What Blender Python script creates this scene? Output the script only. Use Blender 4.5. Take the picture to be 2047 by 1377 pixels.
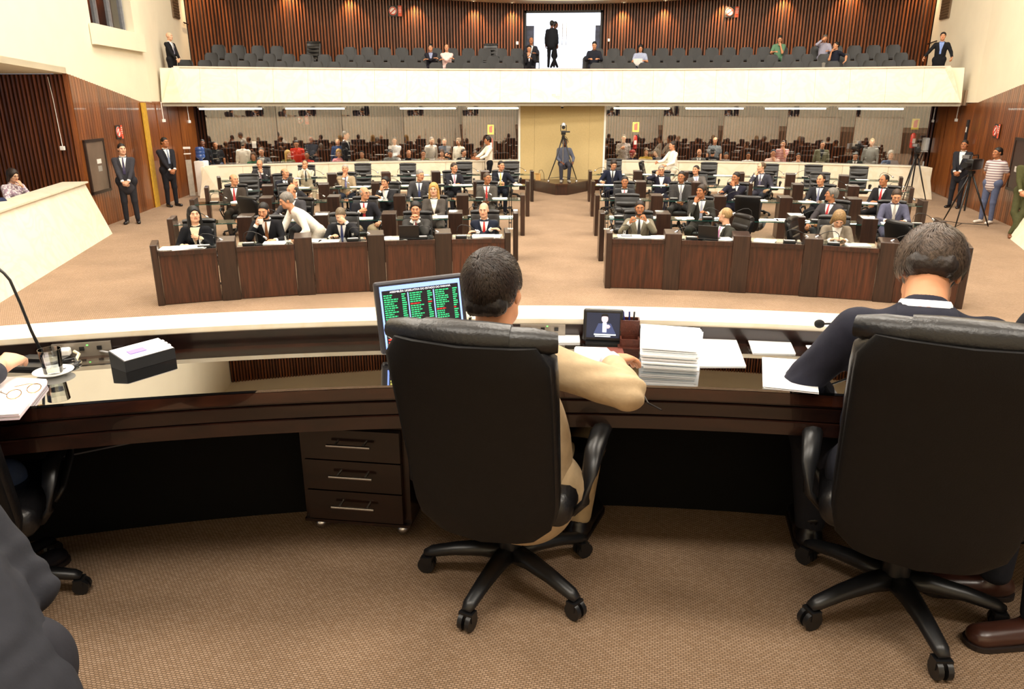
import bpy, math, random
import numpy as np
from mathutils import Vector, Matrix
random.seed(7); np.random.seed(7)
for o in list(bpy.data.objects): bpy.data.objects.remove(o)
SC = bpy.context.scene
COL = SC.collection
# ---------------------------------------------------------------- camera, world, large lights, exposure
F_PX, YH, VX, EYE = 1490.0, 202.0, 1131.0, 2.74      # focal (px), horizon row, vanishing column, eye height
TH = math.atan((688.5 - YH) / F_PX); AZ = math.atan((VX - 1023.5) * math.cos(TH) / F_PX)
CR = np.array([math.cos(AZ), math.sin(AZ), 0.0])
CF = np.array([-math.sin(AZ) * math.cos(TH), math.cos(AZ) * math.cos(TH), -math.sin(TH)])
CU = np.cross(CR, CF)
cam = bpy.data.cameras.new('camera'); camo = bpy.data.objects.new('camera', cam); COL.objects.link(camo)
cam.sensor_width = 36.0; cam.lens = F_PX / 2047 * 36.0; cam.clip_start = .05; cam.clip_end = 200
camo.location = (0, 0, EYE); camo.rotation_euler = (math.pi / 2 - TH, 0, AZ)
SC.camera = camo
SC.view_settings.view_transform = 'Standard'; SC.view_settings.look = 'None'
SC.view_settings.gamma = 1.0; SC.view_settings.use_curve_mapping = False
SC.view_settings.exposure = 0.0
w = bpy.data.worlds.new('world'); SC.world = w; w.use_nodes = True
w.node_tree.nodes['Background'].inputs[0].default_value = (.75, .85, 1, 1); w.node_tree.nodes['Background'].inputs[1].default_value = .35
CEIL = 11.0
def area(name, loc, sx, sy, e, col, rot=(0, 0, 0)):
    l = bpy.data.lights.new(name, 'AREA'); l.shape = 'RECTANGLE'; l.size = sx; l.size_y = sy; l.energy = e; l.color = col
    o = bpy.data.objects.new(name, l); COL.objects.link(o); o.location = loc; o.rotation_euler = rot; return o
WARM = (1.0, .93, .82)
LAMPS = [(x, y) for y in (5.5, 10.5, 15.5, 20.0) for x in (-6.5, 0, 6.5)] + [(-5.5, -1.5), (0, -1.5), (5.5, -1.5)]
for i, (x, y) in enumerate(LAMPS):
    area('ceiling_panel_light', (x, y, CEIL - .06), 3.4, 1.6, 430 if y > 8 else (520 if y > 3 else 480), WARM)

# ---------------------------------------------------------------- pixel -> place helpers (a pixel gives only a direction)
def ray(x, y): return CF + CR * ((x - 1023.5) / F_PX) - CU * ((y - 688.5) / F_PX)
def pz(x, y, z):
    r = ray(x, y); t = (z - EYE) / r[2]; return np.array([r[0] * t, r[1] * t, z])
def pY(x, y, Y):
    r = ray(x, y); t = Y / r[1]; return np.array([r[0] * t, Y, EYE + r[2] * t])
def pwall(x, y, p, q):
    p = np.array(p[:2]); q = np.array(q[:2]); n = np.array([q[1] - p[1], p[0] - q[0]]); r = ray(x, y); t = (n @ p) / (n @ r[:2])
    return np.array([r[0] * t, r[1] * t, EYE + r[2] * t])

# ---------------------------------------------------------------- materials (all node based)
MATS = {}
def srgb(c):
    if isinstance(c, str):
        c = c.lstrip('#'); c = [int(c[i:i + 2], 16) / 255 for i in (0, 2, 4)]
    return tuple(v / 12.92 if v <= .04045 else ((v + .055) / 1.055) ** 2.4 for v in c)
def mat(name, col, rough=.5, metal=0.0, var=.12, scale=12.0, stretch=(1, 1, 1), bump=0.0, bscale=None, spec=.5, coat=0.0, emit=0.0):
    key = (name, str(col))
    if key in MATS: return MATS[key]
    c = srgb(col); m = bpy.data.materials.new(name); m.use_nodes = True; nt = m.node_tree; N = nt.nodes; L = nt.links
    b = N['Principled BSDF']; b.inputs['Roughness'].default_value = rough; b.inputs['Metallic'].default_value = metal
    b.inputs['Specular IOR Level'].default_value = spec; b.inputs['Coat Weight'].default_value = coat
    tc = N.new('ShaderNodeTexCoord'); mp = N.new('ShaderNodeMapping'); mp.inputs['Scale'].default_value = stretch
    L.new(tc.outputs['Object'], mp.inputs[0])
    nz = N.new('ShaderNodeTexNoise'); nz.inputs['Scale'].default_value = scale; nz.inputs['Detail'].default_value = 4; L.new(mp.outputs[0], nz.inputs['Vector'])
    rp = N.new('ShaderNodeValToRGB'); e = rp.color_ramp.elements; e[0].position = .3; e[1].position = .7
    e[0].color = tuple(v * (1 - var) for v in c) + (1,); e[1].color = tuple(min(1, v * (1 + var)) for v in c) + (1,)
    L.new(nz.outputs['Fac'], rp.inputs[0]); L.new(rp.outputs[0], b.inputs['Base Color'])
    if bump:
        n2 = N.new('ShaderNodeTexNoise'); n2.inputs['Scale'].default_value = bscale or scale * 3; L.new(mp.outputs[0], n2.inputs['Vector'])
        bp = N.new('ShaderNodeBump'); bp.inputs['Strength'].default_value = bump; bp.inputs['Distance'].default_value = .01
        L.new(n2.outputs['Fac'], bp.inputs['Height']); L.new(bp.outputs[0], b.inputs['Normal'])
    if emit:
        L.new(rp.outputs[0], b.inputs['Emission Color']); b.inputs['Emission Strength'].default_value = emit
    MATS[key] = m; return m
def wood(name, c1, c2, rough=.35, stretch=(14, 14, .9), coat=.25):
    key = (name, 'wood')
    if key in MATS: return MATS[key]
    m = mat(name, c1, rough, var=0, coat=coat); nt = m.node_tree; N = nt.nodes; L = nt.links; b = N['Principled BSDF']
    tc = N.new('ShaderNodeTexCoord'); mp = N.new('ShaderNodeMapping'); mp.inputs['Scale'].default_value = stretch; L.new(tc.outputs['Object'], mp.inputs[0])
    oi = N.new('ShaderNodeObjectInfo'); ad = N.new('ShaderNodeVectorMath'); ad.operation = 'ADD'; L.new(mp.outputs[0], ad.inputs[0])
    sc = N.new('ShaderNodeMath'); sc.operation = 'MULTIPLY'; sc.inputs[1].default_value = 31.0; L.new(oi.outputs['Random'], sc.inputs[0]); L.new(sc.outputs[0], ad.inputs[1])
    nz = N.new('ShaderNodeTexNoise'); nz.inputs['Scale'].default_value = 2.2; nz.inputs['Detail'].default_value = 7; nz.inputs['Distortion'].default_value = .6; L.new(ad.outputs[0], nz.inputs['Vector'])
    rp = N.new('ShaderNodeValToRGB'); e = rp.color_ramp.elements; e[0].position = .32; e[1].position = .70
    e[0].color = srgb(c1) + (1,); e[1].color = srgb(c2) + (1,)
    L.new(nz.outputs['Fac'], rp.inputs[0])
    # piece-to-piece tone
    hv = N.new('ShaderNodeHueSaturation'); mr = N.new('ShaderNodeMapRange'); mr.inputs[3].default_value = .72; mr.inputs[4].default_value = 1.25
    L.new(oi.outputs['Random'], mr.inputs[0]); L.new(mr.outputs[0], hv.inputs['Value']); L.new(rp.outputs[0], hv.inputs['Color'])
    for l in list(b.inputs['Base Color'].links): L.remove(l)
    L.new(hv.outputs[0], b.inputs['Base Color']); MATS[(name, 'wood')] = m; return m
def marble():
    key = ('marble', '')
    if key in MATS: return MATS[key]
    m = mat('cream_marble', '#f4ead6', .28, var=.03, scale=1.5); nt = m.node_tree; N = nt.nodes; L = nt.links; b = N['Principled BSDF']
    tc = N.new('ShaderNodeTexCoord'); nz = N.new('ShaderNodeTexNoise'); nz.inputs['Scale'].default_value = 1.1; nz.inputs['Detail'].default_value = 9; nz.inputs['Distortion'].default_value = 2.5
    L.new(tc.outputs['Object'], nz.inputs['Vector'])
    rp = N.new('ShaderNodeValToRGB'); rp.color_ramp.elements[0].position = .44; rp.color_ramp.elements[1].position = .60
    rp.color_ramp.elements[0].color = srgb('#ece2cd') + (1,); rp.color_ramp.elements[1].color = srgb('#ece2cd') + (1,)
    k = rp.color_ramp.elements.new(.515); k.color = srgb('#e8dac0') + (1,)
    L.new(nz.outputs['Fac'], rp.inputs[0]); L.new(rp.outputs[0], b.inputs['Base Color'])
    MATS[key] = m; return m
def carpet(name, c1, c2, pitch):
    m = mat(name, c1, .95, var=0, spec=.1); nt = m.node_tree; N = nt.nodes; L = nt.links; b = N['Principled BSDF']
    tc = N.new('ShaderNodeTexCoord'); mp = N.new('ShaderNodeMapping'); mp.inputs['Scale'].default_value = (1 / pitch,) * 3; mp.inputs['Rotation'].default_value = (0, 0, .12); L.new(tc.outputs['Object'], mp.inputs[0])
    wv = N.new('ShaderNodeTexBrick'); wv.inputs['Scale'].default_value = 1; wv.inputs['Mortar Size'].default_value = .13; wv.inputs['Mortar Smooth'].default_value = .6
    wv.inputs['Brick Width'].default_value = 1.0; wv.inputs['Row Height'].default_value = .5
    wv.inputs['Color1'].default_value = srgb(c1) + (1,); wv.inputs['Color2'].default_value = srgb(c2) + (1,)
    wv.inputs['Mortar'].default_value = tuple(v * .45 for v in srgb(c2)) + (1,); L.new(mp.outputs[0], wv.inputs['Vector'])
    n1 = N.new('ShaderNodeTexNoise'); n1.inputs['Scale'].default_value = 1.3; n1.inputs['Detail'].default_value = 6; L.new(tc.outputs['Object'], n1.inputs['Vector'])
    hv = N.new('ShaderNodeHueSaturation'); mr = N.new('ShaderNodeMapRange'); mr.inputs[1].default_value = .3; mr.inputs[2].default_value = .7; mr.inputs[3].default_value = .88; mr.inputs[4].default_value = 1.1
    L.new(n1.outputs['Fac'], mr.inputs[0]); L.new(mr.outputs[0], hv.inputs['Value']); L.new(wv.outputs['Color'], hv.inputs['Color']); 
    for l in list(b.inputs['Base Color'].links): L.remove(l)
    L.new(hv.outputs[0], b.inputs['Base Color'])
    bp = N.new('ShaderNodeBump'); bp.inputs['Strength'].default_value = .35; bp.inputs['Distance'].default_value = .003; L.new(wv.outputs['Fac'], bp.inputs['Height']); bp.invert = True; L.new(bp.outputs[0], b.inputs['Normal'])
    return m
def glassmat(name, tint, refl, rough=.0, trans=True):
    """thin sheet: see-through with a mirror-like share that grows at grazing angles"""
    m = bpy.data.materials.new(name); m.use_nodes = True; nt = m.node_tree; N = nt.nodes; L = nt.links
    for n in list(N): N.remove(n)
    out = N.new('ShaderNodeOutputMaterial'); mix = N.new('ShaderNodeMixShader'); tr = N.new('ShaderNodeBsdfTransparent'); gl = N.new('ShaderNodeBsdfGlossy')
    tr.inputs[0].default_value = tint + (1,); gl.inputs['Roughness'].default_value = rough; gl.inputs[0].default_value = (1, 1, 1, 1)
    fr = N.new('ShaderNodeFresnel'); fr.inputs[0].default_value = 1.45
    ad = N.new('ShaderNodeMath'); ad.operation = 'ADD'; ad.use_clamp = True; ad.inputs[1].default_value = refl; L.new(fr.outputs[0], ad.inputs[0])
    L.new(ad.outputs[0], mix.inputs[0]); L.new(tr.outputs[0], mix.inputs[1]); L.new(gl.outputs[0], mix.inputs[2]); L.new(mix.outputs[0], out.inputs[0])
    return m
def emitmat(name, col, s):
    m = bpy.data.materials.new(name); m.use_nodes = True; nt = m.node_tree; N = nt.nodes; L = nt.links
    b = N['Principled BSDF']; nz = N.new('ShaderNodeTexNoise'); nz.inputs['Scale'].default_value = 3; rp = N.new('ShaderNodeValToRGB')
    c = srgb(col); rp.color_ramp.elements[0].color = tuple(v * .97 for v in c) + (1,); rp.color_ramp.elements[1].color = c + (1,)
    L.new(nz.outputs['Fac'], rp.inputs[0]); L.new(rp.outputs[0], b.inputs['Emission Color']); L.new(rp.outputs[0], b.inputs['Base Color']); b.inputs['Emission Strength'].default_value = s
    return m
M_MARB = marble()
M_WALL = mat('cream_plaster', '#e9dfc6', .8, var=.025, scale=2)
M_WOOD = wood('dark_desk_wood', '#1f100b', '#442216')
M_WOODD = wood('black_walnut', '#120806', '#24110b', .24, (2, 14, 14))
M_SLAT = wood('slat_wood', '#4c2511', '#82461e', .38, (20, 20, .6))
M_SLATB = mat('slat_backing', '#1a0c07', .8)
M_PANEL = wood('side_panel_wood', '#5c2f14', '#8f5222', .35, (9, 9, .5))
M_GTOP = glassmat('green_glass', (.80, .90, .86), .03)
M_GEDGE = mat('glass_edge_green', '#1f4a44', .15, var=.1)
M_ROOMGL = glassmat('partition_glass', (.95, .94, .92), .10)
M_LEATH = mat('black_leather', '#0f0e10', .36, var=.2, scale=9, bump=.12, bscale=90, spec=.55)
M_FABRB = mat('chair_back_black', '#0b0a0b', .55, var=.15, scale=30, bump=.1, bscale=300, spec=.25)
M_BLKPL = mat('black_plastic', '#131315', .38, var=.15)
M_CHROME = mat('brushed_metal', '#c9c9cc', .25, metal=1.0, var=.05)
M_WHITE = mat('white_paint', '#efece6', .5, var=.03)
M_PAPER = mat('white_paper', '#f7f6f4', .7, var=.02)
M_CARP = carpet('hall_carpet', '#b0967f', '#a0866e', .03)
M_CARPD = carpet('dais_carpet', '#9d856f', '#8a715a', .016)

# ---------------------------------------------------------------- mesh building
class MB:
    def __init__(s): s.v = []; s.f = []; s.m = []
    def add(s, vs, fs, mi=0):
        k = len(s.v); s.v += [tuple(map(float, p)) for p in vs]; s.f += [tuple(i + k for i in f) for f in fs]; s.m += [mi] * len(fs); return s
    def box(s, c, d, rz=0.0, R=None, mi=0):
        x, y, z = d[0] / 2, d[1] / 2, d[2] / 2
        P = np.array([(a, b, e) for e in (-z, z) for a, b in ((-x, -y), (x, -y), (x, y), (-x, y))])
        if R is None: R = np.array([[math.cos(rz), -math.sin(rz), 0], [math.sin(rz), math.cos(rz), 0], [0, 0, 1]])
        P = P @ np.asarray(R).T + np.array(c)
        return s.add(P, [(3, 2, 1, 0), (4, 5, 6, 7), (0, 1, 5, 4), (1, 2, 6, 5), (2, 3, 7, 6), (3, 0, 4, 7)], mi)
    def loft(s, rings, cap=True, closed=True, mi=0):
        n = len(rings[0]); vs = [p for r in rings for p in r]; fs = []
        for i in range(len(rings) - 1):
            for j in range(n if closed else n - 1):
                a, b = i * n + j, i * n + (j + 1) % n; fs.append((a, b, b + n, a + n))
        if cap and closed: fs.append(tuple(range(n))[::-1]); fs.append(tuple((len(rings) - 1) * n + j for j in range(n)))
        return s.add(vs, fs, mi)
    def tube(s, path, r, n=8, sq=1.0, mi=0, up=(0, 0, 1)):
        P = [np.array(p, float) for p in path]; rs = r if hasattr(r, '__len__') else [r] * len(P); rings = []
        for i, p in enumerate(P):
            t = P[min(i + 1, len(P) - 1)] - P[max(i - 1, 0)]; t = t / (np.linalg.norm(t) + 1e-9)
            u = np.array(up, float); u = u - t * (u @ t)
            if np.linalg.norm(u) < 1e-3: u = np.array([1., 0, 0]) - t * t[0]
            u /= np.linalg.norm(u); q = np.cross(t, u)
            rings.append([p + rs[i] * (q * math.cos(a) + u * sq * math.sin(a)) for a in [2 * math.pi * k / n for k in range(n)]])
        return s.loft(rings, mi=mi)
    def cyl(s, a, b, r, r2=None, n=12, mi=0): return s.tube([a, b], [r, r if r2 is None else r2], n, mi=mi)
    def lathe(s, prof, c=(0, 0, 0), n=16, mi=0):
        rings = [[(c[0] + r * math.cos(2 * math.pi * k / n), c[1] + r * math.sin(2 * math.pi * k / n), c[2] + z) for k in range(n)] for r, z in prof]
        return s.loft(rings, mi=mi)
    def sphere(s, c, r, n=8, m=6, mi=0):
        r = r if hasattr(r, '__len__') else (r,) * 3
        rings = [[(c[0] + r[0] * math.sin(t) * math.cos(p), c[1] + r[1] * math.sin(t) * math.sin(p), c[2] - r[2] * math.cos(t)) for p in [2 * math.pi * k / n for k in range(n)]] for t in [math.pi * (i + .02) / (m + .04) for i in range(m + 1)]]
        return s.loft(rings, mi=mi)
    def rbox(s, c, d, rad, rz=0.0, R=None, seg=3, mi=0):
        """box with rounded vertical-section edges: superellipse rings stacked in z"""
        x, y, z = d[0] / 2, d[1] / 2, d[2] / 2; rad = min(rad, x * .98, y * .98, z * .98)
        if R is None: R = np.array([[math.cos(rz), -math.sin(rz), 0], [math.sin(rz), math.cos(rz), 0], [0, 0, 1]])
        R = np.asarray(R); rings = []
        lv = [(-z + rad * (1 - math.sin(a)), rad * (1 - math.cos(a))) for a in np.linspace(math.pi / 2, 0, seg + 1)]
        lv += [(-h, i) for h, i in lv[::-1]]
        for h, ins in lv:
            ring = []
            for cx, cy, a0 in ((x - rad, y - rad, 0), (-x + rad, y - rad, 90), (-x + rad, -y + rad, 180), (x - rad, -y + rad, 270)):
                for a in np.linspace(a0, a0 + 90, seg + 1):
                    q = math.radians(a); rr = max(rad - ins, .0005); ring.append(np.array(c) + R @ np.array([cx + rr * math.cos(q), cy + rr * math.sin(q), h]))
            rings.append(ring)
        return s.loft(rings, mi=mi)
    def mesh(s, name):
        me = bpy.data.meshes.new(name); me.from_pydata(s.v, [], s.f)
        if any(s.m): me.polygons.foreach_set('material_index', s.m)
        me.update(); return me
def smooth(me, ang=None):
    me.polygons.foreach_set('use_smooth', [True] * len(me.polygons))
    if ang: me.set_sharp_from_angle(angle=math.radians(ang))
    return me
def obj(name, me, mats, parent=None, loc=None, rot=None, scale=None, sm=None):
    if isinstance(me, MB): me = me.mesh(name)
    if sm: smooth(me, None if sm is True else sm)
    o = bpy.data.objects.new(name, me); COL.objects.link(o)
    mats = mats if isinstance(mats, (list, tuple)) else [mats]
    if len(me.materials) == 0:
        for m in mats: me.materials.append(m)
    else:
        for i, m in enumerate(mats):
            if me.materials[i] != m: o.material_slots[i].link = 'OBJECT'; o.material_slots[i].material = m
    if parent is not None: o.parent = parent
    if loc is not None: o.location = [float(v) for v in loc]
    if rot is not None: o.rotation_euler = [float(v) for v in rot] if hasattr(rot, '__len__') else (0, 0, float(rot))
    if scale is not None: o.scale = scale if hasattr(scale, '__len__') else (scale,) * 3
    return o
def tag(o, label, cat, group=None):
    o['label'] = label; o['category'] = cat
    if group: o['group'] = group
    return o
def thing(name, label, cat, loc=(0, 0, 0), rz=0.0, group=None):
    o = bpy.data.objects.new(name, None); COL.objects.link(o); o.location = [float(v) for v in loc]; o.rotation_euler = (0, 0, float(rz)); o.empty_display_size = .1
    return tag(o, label, cat, group)
def struct(name, me, m, **k):
    o = obj(name, me, m, **k); o['kind'] = 'structure'; return o
ORD = ['first', 'second', 'third', 'fourth', 'fifth', 'sixth', 'seventh', 'eighth', 'ninth', 'tenth']
def nth(i): return ORD[i] if i < len(ORD) else '%dth' % (i + 1)
# ================================================================ STRUCTURE
DZ = 1.09                                            # dais floor
def quad3(pts):                                      # y = a+bx+cx^2
    P = np.array(pts); A = np.c_[np.ones(len(P)), P[:, 0], P[:, 0] ** 2]; return np.linalg.lstsq(A, P[:, 1], rcond=None)[0]
def ev(c, x): return c[0] + c[1] * x + c[2] * x * x
def tang(c, x): return math.atan(c[1] + 2 * c[2] * x)
CF_F = quad3([(-11.2, 21.2), (-.1, 24.0), (10.9, 22.6)])         # balcony front line
CF_P = quad3([(-10.8, 21.6), (-1.4, 24.6), (1.3, 24.65), (10.6, 22.9)])   # partition line
def Yf(x): return ev(CF_F, x)
def Yb(x): return ev(CF_F, x * .9) + 4.2
xL = lambda Y: -10.58 - .163 * (Y - 16.79)
xR = lambda Y: 10.68 + .2008 * (Y - 19.78)
LP, LQ = (xL(10), 10), (xL(24), 24)
RP, RQ = (xR(10), 10), (xR(24), 24)
def poly_prism(pts, off):
    n = len(pts); a = [np.array(p, float) for p in pts]; b = [p + np.array(off, float) for p in a]
    m = MB(); m.add(a + b, [tuple(range(n)), tuple(range(2 * n - 1, n - 1, -1))] + [(i, i + n, (i + 1) % n + n, (i + 1) % n) for i in range(n)]); return m
# floors
m = MB(); m.box((0, 14, -.1), (44, 36, .2)); struct('floor', m, M_CARP)
# dais: arc geometry
DC = (.28, -3.7)
def apt(R, a, z): return (DC[0] + R * math.sin(math.radians(a)), DC[1] + R * math.cos(math.radians(a)), z)
def sweep(prof, a0, a1, step=1.5, cap=True):
    n = max(2, int(abs(a1 - a0) / step) + 1); return MB().loft([[apt(R, a, z) for R, z in prof] for a in np.linspace(a0, a1, n)], cap=cap)
A0, A1 = -36, 33
m = MB(); n = 60; arc = [apt(6.72, a, DZ) for a in np.linspace(A0, A1, n)]
top = [(-9, -7, DZ), (-9, arc[0][1], DZ)] + arc + [(9, arc[-1][1], DZ), (9, -7, DZ)]
m = poly_prism([p for p in top[::-1]], (0, 0, -DZ)); struct('floor_dais', m, M_CARPD)
# marble parapet in front of the dais desk (front face leans out toward the hall)
par = struct('wall_dais_parapet', sweep([(6.60, DZ), (6.60, DZ + .80), (6.77, DZ + .80), (7.05, .0), (6.72, .0)], A0, A1), M_MARB, sm=30)
capm = obj('ledge', sweep([(6.585, DZ + .80), (6.585, DZ + .82), (6.79, DZ + .82), (6.79, DZ + .80)], A0, A1), M_MARB, par, sm=30)
# ceiling with its luminous panels
m = MB(); m.box((0, 12, CEIL + .1), (40, 42, .2)); ceil = struct('ceiling', m, M_WALL)
M_LAMP = emitmat('lamp_panel', '#fff1dc', 2.0)
for x, y in LAMPS:
    t = thing('ceiling_panel_lamp', 'luminous ceiling panel of the hall, %s, %s row from the dais end' % ('left' if x < -1 else 'right' if x > 1 else 'centre', nth([-1.5, 5.5, 10.5, 15.5, 20.0].index(y))), 'ceiling lamp', (x, y, CEIL - .05), 0, 'ceiling panel lamps')
    obj('frame', MB().box((0, -.86, .02), (3.6, .06, .06)).box((0, .86, .02), (3.6, .06, .06)).box((-1.77, 0, .02), (.06, 1.7, .06)).box((1.77, 0, .02), (.06, 1.7, .06)), M_WHITE, t)
    obj('diffuser', MB().box((0, 0, .03), (3.4, 1.6, .02)), M_LAMP, t)
# back of the room behind the camera
m = MB(); m.box((0, -7.1, 5.5), (24, .2, 11)); struct('wall_rear', m, M_WALL)
# ---- left side wall: wood below, cream plaster above with window
zc = lambda x, y: pwall(x, y, LP, LQ)
B = zc(133, 147); E_ = zc(280, 203); A_ = zc(0, 125); A2 = zc(-160, 98)
Yend = 20.5; Pend = (xL(Yend), Yend, 2.70)
w0 = zc(181, 43); w1 = zc(270, 70); wz = (w0[2] + w1[2]) / 2
OUT = (-.3, 0, 0)
up = lambda p, z=CEIL: (p[0], p[1], z)
def wp(Y, z): return (xL(Y), Y, z)
zb = lambda Y: float(np.interp(Y, [A2[1], A_[1], B[1], E_[1], Yend], [A2[2], A_[2], B[2], 2.73, 2.70]))
wallL = MB()
for ya, yb, za, zt in ((4.0, w0[1], None, CEIL), (w0[1], w1[1], None, wz), (w1[1], Yend, None, CEIL), (w0[1], w1[1], wz + 1.5, CEIL)):
    ys = [ya] + [y for y in (A_[1], B[1], E_[1]) if ya < y < yb] + [yb]
    bot = [wp(y, zb(y) if za is None else za) for y in ys]
    q = poly_prism(bot + [wp(yb, zt), wp(ya, zt)], OUT); wallL.add(q.v, q.f)
struct('wall_left', wallL, M_WALL)
s = MB(); s.box(((w0[0] + w1[0]) / 2 + .05, (w0[1] + w1[1]) / 2 + .1, wz - .22), (.1, w1[1] - w0[1] + .5, .44), rz=.161)
struct('trim_1', s, M_WALL)
ll0 = zc(0, 14); ll1 = zc(112, 45)
s = MB(); s.box(((ll0[0] + ll1[0]) / 2 + .02, (ll0[1] + ll1[1]) / 2 - 1, (ll0[2] + ll1[2]) / 2), (.1, ll1[1] - ll0[1] + 2, .5), rz=.161)
struct('trim_2', s, M_WALL)
win = struct('window_1', MB().box((xL((w0[1] + w1[1]) / 2) - .26, (w0[1] + w1[1]) / 2, wz + .75), (.02, w1[1] - w0[1], 1.5), rz=.161), mat('dark_window_glass', '#0e0c10', .06, var=.2, spec=.8))
wl = w1[1] - w0[1]
for k in range(4):
    y = w0[1] + wl * (.03 + .31 * k); obj('window_frame', MB().box((xL(y) - .22, y, wz + .75), (.06, .06, 1.5), rz=.161), mat('aluminium', '#b9bcc6', .35, metal=.8), win)
# soffit over the side tribune niche
m = poly_prism([A2, A_, B, (-17, B[1] + .2, B[2]), (-17, A2[1], B[2])], (0, 0, .12)); struct('ceiling_niche', m, M_WALL)
nich = struct('wall_niche', MB().box((-13.85, B[1] + .12, 1.64), (6.5, .1, 3.28)), M_SLATB)
sl = MB().box((0, 0, 1.64), (.045, .05, 3.28)).mesh('slat')
k = 0; x = -10.62
while x > -16.9: obj('slat', sl, M_SLAT, nich, loc=(x, B[1] + .045, 0)); x -= .095; k += 1
# wood of the left wall
Yw1 = 24.0
pl = poly_prism([wp(B[1], 0), wp(E_[1], 0), wp(Yw1, 0), wp(Yw1, 2.72), wp(E_[1], 2.73), wp(B[1], B[2])], (-.1, 0, 0))
wl2 = struct('wall_left_wood', pl, M_PANEL)
Y = B[1] + .03; k = 0
while Y < 19.0:
    z1 = float(np.interp(Y, [B[1], E_[1]], [B[2], 2.73])) - .01
    obj('wall_plank', MB().box((0, 0, z1 / 2), (.016, .115, z1)), M_PANEL, wl2, loc=(xL(Y + .06) + .006, Y + .06, 0), rot=.161); Y += .125
for Y in (20.7, 21.6, 22.5):
    obj('wall_panel', MB().box((0, 0, 1.34), (.02, .86, 2.68)), M_PANEL, wl2, loc=(xL(Y + .43) + .008, Y + .43, 0), rot=.161)
obj('yellow_strip', MB().box((0, 0, 1.35), (.03, .30, 2.7)), mat('yellow_cloth', '#c79a2b', .8), wl2, loc=(xL(19.8) + .03, 19.8, 0), rot=.161)
# upper balcony-end walls
def seg_wall(name, P, Q, z0, z1, off, m_): return struct(name, poly_prism([(P[0], P[1], z0), (Q[0], Q[1], z0), (Q[0], Q[1], z1), (P[0], P[1], z1)], off), m_)
QL = pY(391, 110, 26.2); QR = pY(1856, 110, 26.6)
seg_wall('wall_balcony_left', wp(Yend, 0), QL, 2.7, CEIL, (-.3, 0, 0), M_WALL)
RE = 22.3
zcR = lambda x, y: pwall(x, y, RP, RQ)
B2 = zcR(2047, 168); E2 = zcR(1955, 205)
rp = lambda Y, z: (xR(Y), Y, z)
sl_ = (B2[2] - E2[2]) / (E2[1] - B2[1])
wr = poly_prism([rp(RE, 2.70), rp(E2[1], E2[2]), rp(B2[1], B2[2]), rp(6, E2[2] + sl_ * (E2[1] - 12)), rp(6, CEIL), rp(RE, CEIL)], (.3, 0, 0)); struct('wall_right', wr, M_WALL)
seg_wall('wall_balcony_right', rp(RE, 0), QR, 2.7, CEIL, (.3, 0, 0), M_WALL)
Yr0 = 14.0
wr2 = struct('wall_right_wood', poly_prism([rp(26, 0), rp(Yr0, 0), rp(Yr0, 3.9), rp(B2[1], B2[2] - .01), rp(E2[1], E2[2]), rp(26, 2.7)], (.1, 0, 0)), M_PANEL)
Y = 17.4
while Y < 21.6:
    z1 = float(np.interp(Y, [B2[1], E2[1]], [B2[2], E2[2]])) - .01
    obj('wall_plank', MB().box((0, 0, z1 / 2), (.016, .115, z1)), M_PANEL, wr2, loc=(xR(Y + .06) - .006, Y + .06, 0), rot=-.198); Y += .125
for Y0, Y1 in ((22.2, 23.3), (23.45, 24.6), (24.7, 25.6)):
    obj('wall_panel', MB().box((0, 0, 1.34), (.03, Y1 - Y0, 2.66)), M_PANEL, wr2, loc=(xR((Y0 + Y1) / 2) - .012, (Y0 + Y1) / 2, 0), rot=-.198)
# ---- balcony
xs = np.linspace(-11.3, 11.0, 61)
bal = struct('wall_balcony_front', MB().loft([[(x, Yf(x) + .08, 2.69), (x, Yf(x) + .30, 2.69), (x, Yf(x) + .36, 3.62), (x, Yf(x) + .24, 3.62)] for x in xs]), M_WALL)
pe = np.linspace(-11.25, 10.95, 25)
for a, b in zip(pe[:-1], pe[1:]):
    ins = lambda x, q: x + (.32 if q else 0) * (1 if x < -11 else -1 if x > 10.8 else 0)
    obj('marble_panel', MB().loft([[(ins(x, 0), Yf(x), 2.70), (ins(x, 0), Yf(x) + .07, 2.70), (ins(x, 1), Yf(x) + .23, 3.63), (ins(x, 1), Yf(x) + .16, 3.63)] for x in np.linspace(a + .003, b - .003, 3)]), M_MARB, bal)
obj('rail_cap', MB().loft([[(x, Yf(x) + .13, 3.63), (x, Yf(x) + .38, 3.63), (x, Yf(x) + .38, 3.67), (x, Yf(x) + .13, 3.67)] for x in np.linspace(-10.93, 10.63, 50)]), mat('pink_marble', '#e9cfc0', .3, var=.05), bal)
obj('soffit_beam', MB().loft([[(x, Yf(x) + .10, 2.60), (x, Yf(x) + 1.2, 2.60), (x, Yf(x) + 1.2, 2.69), (x, Yf(x) + .10, 2.69)] for x in xs]), mat('grey_beam', '#b9b2a2', .6, var=.04), bal)
m = MB()
m.loft([[(x, Yf(x * .97) + .3, 2.62), (x, Yf(x * .97) + .3, 3.03), (x, Yf(x * .97) + 1.45, 3.03), (x, Yf(x * .97) + 1.45, 3.28), (x, Yf(x * .97) + 2.35, 3.28), (x, Yf(x * .97) + 2.35, 3.56), (x, Yf(x * .97) + 3.2, 3.56), (x, Yf(x * .97) + 3.2, 3.80), (x, Yb(x), 3.80), (x, Yb(x), 2.62)] for x in np.linspace(-13, 12.8, 41)])
struct('floor_balcony', m, M_CARP)
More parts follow.
